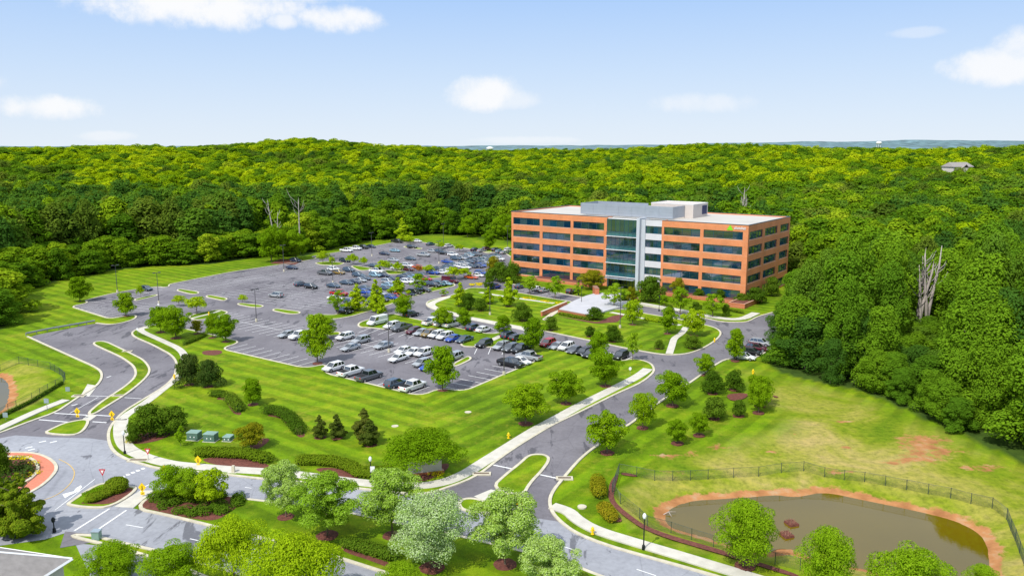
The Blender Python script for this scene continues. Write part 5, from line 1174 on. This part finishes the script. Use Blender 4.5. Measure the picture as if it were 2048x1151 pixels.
hip_house(-150, 1152, 18, 10, 7.5, 3.0, -.25, 'house with a grey-beige hipped shingle roof at the bottom left corner')
hip_house(70, 1235, 13, 8, 6.5, 2.6, -.25, 'house roof corner with white gutters below the bottom left road')
x, y = plane_pt(1931, 1165, 2.6); o = empty('gazebo', (x, y, H(x, y)), .4)
q = MB(); A_ = [(-1.5, -1.5, 2.4), (1.5, -1.5, 2.4), (1.5, 1.5, 2.4), (-1.5, 1.5, 2.4)]
for a, b in zip(A_, A_[1:]+A_[:1]): q.face([a, b, (0, 0, 3.3)])
q.face(A_[::-1]); q.build('roof', M['white'], o)
for sx in (-1, 1):
    for sy in (-1, 1): MB().tube([(sx*1.25, sy*1.25, -.2), (sx*1.25, sy*1.25, 2.42)], [.08, .08], 6).build('post', M['white'], o)
tag(o, 'small white-roofed shelter at the bottom edge beside the pond', 'shelter')
# distant landmarks
def far_pt(px, dist): return (px-1024)/F*(dist*math.cos(PITCH)+CH*math.sin(PITCH)), dist
x, y = far_pt(1755, 2400); o = empty('water_tower', (x, y, 26)); o.scale = (.72, .72, .72)
MB().tube([(0, 0, 34), (0, 0, 36), (0, 0, 43), (0, 0, 46)], [4, 11, 11, 3], 20).build('tank', M['white'], o, True)
for i in range(6): a = i*math.pi/3; MB().tube([(9*math.cos(a), 9*math.sin(a), 0), (8*math.cos(a), 8*math.sin(a), 37)], [.9, .8], 6).build('leg', M['white'], o)
tag(o, 'white water tower on legs on the horizon at the right', 'water tower')
x, y = far_pt(980, 3000); o = empty('water_tower', (x, y, 10))
MB().tube([(0, 0, 0), (0, 0, 24)], [4, 3.5], 12).build('column', M['grey_wall'], o); MB().tube([(0, 0, 22), (0, 0, 25), (0, 0, 31), (0, 0, 34)], [5, 13, 13, 4], 20).build('tank', M['lamp'], o, True)
tag(o, 'pale round water tower on the horizon near the middle', 'water tower')
for px, w, lab in [(1105, 55, 'long white building on the horizon left of the office block'), (1040, 40, 'small pale building on the horizon right of the round water tower')]:
    x, y = far_pt(px, 2900); o = empty('warehouse', (x, y, 8)); q = MB(); q.quadbox(-w/2, w/2, -15, 15, 0, 22); q.build('wall', M['white'], o); q = MB(); q.quadbox(-w/2-1, w/2+1, -16, 16, 22, 23); q.build('roof', M['signback'], o); tag(o, lab, 'building')
# house in the right woods
hx, hy = (1905-1024)/F*560, 560; o = empty('house', (hx, hy, H(hx, hy)+11.5), .35); o.scale = (.68, .68, .68)
q = MB(); q.quadbox(-13, 13, -7, 7, 0, 7); q.quadbox(-4, 4, -10, -7.01, 0, 6); q.build('wall', M['siding'], o)
q = MB(); q.face([(-14, -8, 7), (14, -8, 7), (12, 0, 11.5), (-12, 0, 11.5)]); q.face([(14, 8, 7), (-14, 8, 7), (-12, 0, 11.5), (12, 0, 11.5)]); q.face([(14, -8, 7), (14, 8, 7), (12, 0, 11.5)]); q.face([(-14, 8, 7), (-14, -8, 7), (-12, 0, 11.5)]); q.face([(-4.5, -10.5, 6), (0, -10.5, 9.5), (0, -4, 9.5), (-4.5, -7, 6)]); q.face([(0, -10.5, 9.5), (4.5, -10.5, 6), (4.5, -7, 6), (0, -4, 9.5)]); q.build('roof', M['shingle'], o)
tag(o, 'pale house with a grey roof standing in the right-hand woods', 'house')

# ------------------------------------------------------------------ woodland
FP = []
NF = 8
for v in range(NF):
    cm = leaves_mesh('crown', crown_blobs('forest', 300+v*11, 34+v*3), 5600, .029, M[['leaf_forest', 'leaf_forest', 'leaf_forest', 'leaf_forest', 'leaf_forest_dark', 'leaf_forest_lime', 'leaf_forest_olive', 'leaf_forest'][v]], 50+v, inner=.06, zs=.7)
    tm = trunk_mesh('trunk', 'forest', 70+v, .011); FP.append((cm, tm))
FN = []
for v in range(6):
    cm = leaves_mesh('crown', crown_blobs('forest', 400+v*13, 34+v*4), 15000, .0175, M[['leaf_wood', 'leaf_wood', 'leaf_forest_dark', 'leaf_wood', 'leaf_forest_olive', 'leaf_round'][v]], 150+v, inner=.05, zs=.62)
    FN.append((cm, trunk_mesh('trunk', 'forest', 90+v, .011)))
def pick(X, Y, edge):  # leaf colour by place paints in sunlit far woods and cloud-shaded left woods
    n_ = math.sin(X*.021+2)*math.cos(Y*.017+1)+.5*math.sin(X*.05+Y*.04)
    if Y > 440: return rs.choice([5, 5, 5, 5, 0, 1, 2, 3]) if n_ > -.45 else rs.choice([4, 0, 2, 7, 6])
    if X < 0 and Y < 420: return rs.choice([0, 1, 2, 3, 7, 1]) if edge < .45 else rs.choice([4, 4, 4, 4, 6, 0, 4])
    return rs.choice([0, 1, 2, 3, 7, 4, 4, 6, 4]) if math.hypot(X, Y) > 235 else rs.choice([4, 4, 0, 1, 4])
rs = random.Random(11); cand = []
hz_ = (hx, hy)
def grid_pts(r0, r1, sp):
    out = []; y = r0*.78
    while y < r1:
        x = -y*.76-30
        while x < y*.76+30:
            X = x+rs.uniform(-.42, .42)*sp; Y = y+rs.uniform(-.42, .42)*sp; r = math.hypot(X, Y)
            if r0 <= r < r1: out.append((X, Y))
            x += sp
        y += sp*.92
    return out
pts = [(X, Y, 1.0) for X, Y in grid_pts(90, 235, 5.4)]+[(X, Y, 1.0) for X, Y in grid_pts(235, 420, 6.6)]+[(X, Y, 1.12) for X, Y in grid_pts(420, 760, 8.6)]+[(X, Y, 1.35) for X, Y in grid_pts(760, 1500, 13.5)]+[(X, Y, 2.4) for X, Y in grid_pts(1500, 3600, 42)]
trees = []
for X, Y, s in pts:
    if Y < 60: continue
    if not inside((X, Y), WOOD): continue
    if Y > 1500 and X < -300: continue
    DX_ = (1842-1024)/F*(165*math.cos(PITCH)+CH*math.sin(PITCH)); low_ = abs(X-DX_*Y/165) < 6.5 and 128 < Y < 171
    de = pdist((X, Y), WOOD) if Y < 420 and -260 < X < 220 else 30
    if math.hypot(X-hz_[0], Y-hz_[1]) < 17 or (abs(X-hz_[0]*Y/hz_[1]) < 10 and hy-30 < Y < hy): continue
    if abs(X-hz_[0]*Y/hz_[1]) < 7 and hy-45 < Y < hy: s *= .82
    right = X > 40 and Y < 330
    edge = ss(0, 26 if X < 0 else 14, de)
    hgt = (12+12*edge)*rs.uniform(.78, 1.16) if X < 0 else ((15.5 if Y < 172 and X > 48 else 11)+(10 if Y < 172 and X > 48 else 7)*edge)*rs.choice([rs.uniform(.6, .85), rs.uniform(.85, 1.2), rs.uniform(.8, 1.05)])
    if 40 <= X and Y > 240: hgt = (15+5*edge)*rs.uniform(.8, 1.15)
    w = rs.uniform(8.5, 15.5)*(.74+.26*edge)
    if X > 0 and math.hypot(X, Y) < 260: w = rs.uniform(6.0, 10.5)*(.80+.20*edge)
    if X < 0 and Y < 330:
        if de < 15: hgt = rs.uniform(8.5, 12.5); edge = .1
        else: hgt = rs.uniform(19, 26.5); edge = .9
    if X > 0 and Y < 260 and de < 3: hgt *= .62; w *= .85
    if low_: hgt = min(hgt, 8.5); w = min(w, 6)
    if Y > 420: hgt = rs.uniform(15, 21)*(1 if s < 1.3 else 1.05)
    if s > 2: hgt *= 1.1; w *= 1.5
    trees.append((X, Y, H(X, Y), w*s, hgt, rs.uniform(0, 6.28), pick(X, Y, edge)))
def score(t):
    X, Y, Z, w, h, _, _ = t; u, v = img_of(X, Y, Z+h*.6)
    if u < -40 or u > 2090 or v > 1200: return 0
    return max(w, 8)*max(h, 14)/(X*X+Y*Y)
used_swap = set()
trees.sort(key=lambda t: -score(t))
near, rest = trees[:285], trees[285:]
def wl_label(X, Y):
    if X < -40: 
        if Y < 330: return ('leafy woodland tree in the dense left-hand woods beside the lawn', 'trees of the left woods')
        return ('tall leafy woodland tree behind the far car park', 'trees behind the car park')
    if Y > 250: return ('leafy woodland tree in the woods behind the office building', 'trees behind the offices')
    return ('leafy woodland tree in the dense right-hand woods above the meadow', 'trees of the right woods')
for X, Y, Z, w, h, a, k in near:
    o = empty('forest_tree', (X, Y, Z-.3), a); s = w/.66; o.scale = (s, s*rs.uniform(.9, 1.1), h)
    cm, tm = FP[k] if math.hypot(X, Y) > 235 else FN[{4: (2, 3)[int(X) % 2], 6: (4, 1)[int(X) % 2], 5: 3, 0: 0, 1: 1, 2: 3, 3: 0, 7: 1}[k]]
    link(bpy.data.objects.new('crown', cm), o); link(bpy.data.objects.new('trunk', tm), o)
    tag(o, *[wl_label(X, Y)[0], 'tree', wl_label(X, Y)[1]])
# the rest of the wood: one object, instances of the same five crowns
src = []
for k in range(NF):
    c_ = next((c for c in COL.objects if c.type == 'MESH' and c.data is FP[k][0]), None)
    if c_ is None:
        o_ = next(c for c in COL.objects if c.name.startswith('forest_tree') and c.children and c.location.y > 250 and k not in used_swap and c.children[0].data is FP[0][0]); c_ = o_.children[0]; c_.data = FP[k][0]
    src.append(c_)
pm = bpy.data.meshes.new('woodland'); pm.from_pydata([(t[0], t[1], t[2]-.3) for t in rest], [], [])
a = pm.attributes.new('sc', 'FLOAT_VECTOR', 'POINT'); a.data.foreach_set('vector', np.array([(t[3]/.66, t[3]/.66, t[4]) for t in rest], dtype=np.float32).ravel())
a = pm.attributes.new('rot', 'FLOAT', 'POINT'); a.data.foreach_set('value', [t[5] for t in rest])
a = pm.attributes.new('idx', 'INT', 'POINT'); a.data.foreach_set('value', [t[6] for t in rest])
wo = link(bpy.data.objects.new('woodland', pm)); wo['kind'] = 'stuff'; stuff(wo, 'endless leafy green woodland stretching to the horizon', 'woods')
ng = bpy.data.node_groups.new('woodland', 'GeometryNodeTree')
ng.interface.new_socket('Geometry', in_out='INPUT', socket_type='NodeSocketGeometry'); ng.interface.new_socket('Geometry', in_out='OUTPUT', socket_type='NodeSocketGeometry')
gi = ng.nodes.new('NodeGroupInput'); go = ng.nodes.new('NodeGroupOutput'); ip = ng.nodes.new('GeometryNodeInstanceOnPoints'); gt = ng.nodes.new('GeometryNodeGeometryToInstance')
for s_ in src[::-1]:
    oi = ng.nodes.new('GeometryNodeObjectInfo'); oi.inputs['Object'].default_value = s_; oi.transform_space = 'ORIGINAL'
    ng.links.new(oi.outputs['Geometry'], gt.inputs[0])
def na(nm, ty):
    n = ng.nodes.new('GeometryNodeInputNamedAttribute'); n.data_type = ty; n.inputs['Name'].default_value = nm; return n
ng.links.new(gi.outputs[0], ip.inputs['Points']); ng.links.new(gt.outputs[0], ip.inputs['Instance']); ip.inputs['Pick Instance'].default_value = True
ng.links.new(na('idx', 'INT').outputs[0], ip.inputs['Instance Index']); ng.links.new(na('sc', 'FLOAT_VECTOR').outputs[0], ip.inputs['Scale'])
cx_ = ng.nodes.new('ShaderNodeCombineXYZ'); ng.links.new(na('rot', 'FLOAT').outputs[0], cx_.inputs[2]); ng.links.new(cx_.outputs[0], ip.inputs['Rotation'])
ng.links.new(ip.outputs[0], go.inputs[0])
md = wo.modifiers.new('woodland', 'NODES'); md.node_group = ng
# understory scrub along the wood edge (leafy bank)
def dead_tree(x, y, h, seed, label, stems=1, spread=.25):
    z = H(x, y); o = empty('dead_tree', (x, y, z)); r = random.Random(seed)
    for s_ in range(stems):
        mb = MB(); bx, by = (r.uniform(-1.8, 1.8), r.uniform(-1, 1)) if stems > 1 else (0, 0); hh = h*r.uniform(.75, 1)
        dx, dy = r.uniform(-1, 1)*spread, r.uniform(-1, 1)*spread*.5
        mb.tube([(bx, by, 0), (bx+dx*hh*.2, by, hh*.5), (bx+dx*hh*.4+r.uniform(-.3, .3), by+dy*hh*.3, hh*.8), (bx+dx*hh*.5, by+dy*hh*.4, hh)], ([.30, .26, .16, .05] if seed != 5 else [.38, .32, .20, .06]), 7)
        for i in range(7 if stems == 1 else 5):
            t = r.uniform(.5, .92); X, Y, Z = bx+dx*hh*.5*t, by, hh*t; a = r.uniform(0, 6.28); L = hh*(.34 if stems == 1 else .18)*r.uniform(.5, 1)
            mb.tube([(X, Y, Z), (X+math.cos(a)*L*.5, Y+math.sin(a)*L*.25, Z+L*.45), (X+math.cos(a)*L*.7, Y+math.sin(a)*L*.3, Z+L*.9)], [.12, .08, .02], 5)
        mb.build('stem', M['deadwood'], o, True)
    tag(o, label, 'dead tree')
x, y = plane_pt(601, 508); dead_tree(x, y, 27, 3, 'tall pale bare-trunked tree at the edge of the left woods', 1, .06)
def wood_dead(px, py, zt, dist, h, seed, label, stems):   # top seen at photo row py
    y_ = dist; x_ = (px-1024)/F*(dist*math.cos(PITCH)+CH*math.sin(PITCH)); dead_tree(x_, y_, h, seed, label, stems)
wood_dead(1842, 515, 0, 165, 23.5, 5, 'bare grey dead tree cluster rising from the right-hand woods', 6)
wood_dead(1487, 370, 0, 330, 25.5, 6, 'bare pale dead tree in the woods behind the office building', 4)
wood_dead(560, 400, 0, 318, 22, 8, 'thin bare dead tree in the shade of the left woods', 2)

# ------------------------------------------------------------------ light and sky
SUN_TO = Vector((-.60, -.80, 0)).normalized(); EL = R(50)
sd_ = Vector((SUN_TO.x*math.cos(EL), SUN_TO.y*math.cos(EL), math.sin(EL)))
sl = bpy.data.lights.new('sun', 'SUN'); sl.energy = 4.2; sl.use_shadow = True; sl.angle = R(.55); sl.color = (1, .96, .89)
so = bpy.data.objects.new('sun', sl); COL.objects.link(so); so.rotation_euler = (-sd_).to_track_quat('-Z', 'Y').to_euler(); so.location = (0, 0, 200)
w = bpy.data.worlds.new('World'); sc.world = w; w.use_nodes = True; nt = w.node_tree; nt.nodes.clear()
out = nt.nodes.new('ShaderNodeOutputWorld'); bg = nt.nodes.new('ShaderNodeBackground'); nt.links.new(bg.outputs[0], out.inputs[0])
sky = nt.nodes.new('ShaderNodeTexSky'); sky.sky_type = 'NISHITA'; sky.sun_disc = False; sky.sun_elevation = EL; sky.sun_rotation = math.atan2(sd_.x, sd_.y)
sky.air_density = 1.0; sky.dust_density = .6; sky.ozone_density = 1.3; sky.altitude = 50
tc = nt.nodes.new('ShaderNodeTexCoord'); dvec = tc.outputs['Generated']
def dirv(px, py):
    d = Vector(ray(px, py)).normalized(); return d
sx = N(nt, 'ShaderNodeSeparateXYZ'); nt.links.new(dvec, sx.inputs[0])
n1 = tex_noise(nt, 19, 8, dvec, .62); n2 = tex_noise(nt, 55, 8, dvec, .68)
nz = math_(nt, 'ADD', math_(nt, 'MULTIPLY', math_(nt, 'SUBTRACT', n1, .5), 2.6), math_(nt, 'MULTIPLY', math_(nt, 'SUBTRACT', n2, .5), .9))
total = None
clouds = [(400,5,200,46,1),(560,42,36,18,.8),(675,38,85,28,.95),(965,188,78,36,.95),(1030,200,70,20,.5),(105,215,90,24,.95),(1400,208,95,22,.45),(2020,130,100,34,.9),(2050,100,50,40,.8),(1840,65,60,10,.3),(215,272,60,10,.45),(1050,280,110,9,.4),(330,-60,380,60,.8),(1500,-160,300,60,.7),(-350,160,200,50,.8),(2600,60,260,60,.8)]
for (px, py, rx, ry, dens) in clouds:
    c = dirv(px, py); r_ = c.cross(Vector((0, 0, 1))).normalized(); u_ = r_.cross(c)
    def dot(v):
        n_ = N(nt, 'ShaderNodeVectorMath', operation='DOT_PRODUCT'); nt.links.new(dvec, n_.inputs[0]); n_.inputs[1].default_value = tuple(v); return n_.outputs['Value']
    a_ = math_(nt, 'MULTIPLY', dot(r_), F/rx); b_ = math_(nt, 'MULTIPLY', dot(u_), F/ry)
    q = math_(nt, 'SUBTRACT', 1.0, math_(nt, 'ADD', math_(nt, 'MULTIPLY', a_, a_), math_(nt, 'MULTIPLY', b_, b_)))
    q = math_(nt, 'ADD', q, nz)
    mr = N(nt, 'ShaderNodeMapRange', interpolation_type='SMOOTHSTEP'); nt.links.new(q, mr.inputs[0]); mr.inputs[1].default_value = -.2; mr.inputs[2].default_value = .95; mr.inputs[4].default_value = dens
    front = N(nt, 'ShaderNodeMath', operation='GREATER_THAN'); nt.links.new(dot(c), front.inputs[0]); front.inputs[1].default_value = .3
    v = math_(nt, 'MULTIPLY', mr.outputs[0], front.outputs[0])
    total = v if total is None else math_(nt, 'MAXIMUM', total, v)
K = .10
nt.links.new(sky.outputs[0], bg.inputs[0])
hs = rampf(nt, sx.outputs[2], [(0, (.80/K, .89/K, .99/K)), (.09, (.61/K, .77/K, 1.0/K)), (.19, (.40/K, .62/K, 1.0/K)), (.5, (.72/K, .84/K, 1.0/K)), (1, (.80/K, .88/K, 1.0/K))])
skym = mixc(nt, .93, sky.outputs[0], hs)
full = mixc(nt, total, skym, (.97/K, .98/K, 1.0/K))
nt.links.new(full, bg.inputs[0]); bg.inputs[1].default_value = K
sc.view_settings.view_transform = 'Standard'; sc.view_settings.look = 'None'; sc.view_settings.exposure = 0
sc.cycles.max_bounces = 5; sc.cycles.diffuse_bounces = 2; sc.cycles.transparent_max_bounces = 4
print('CARS', ncar, 'TREES', len(trees))
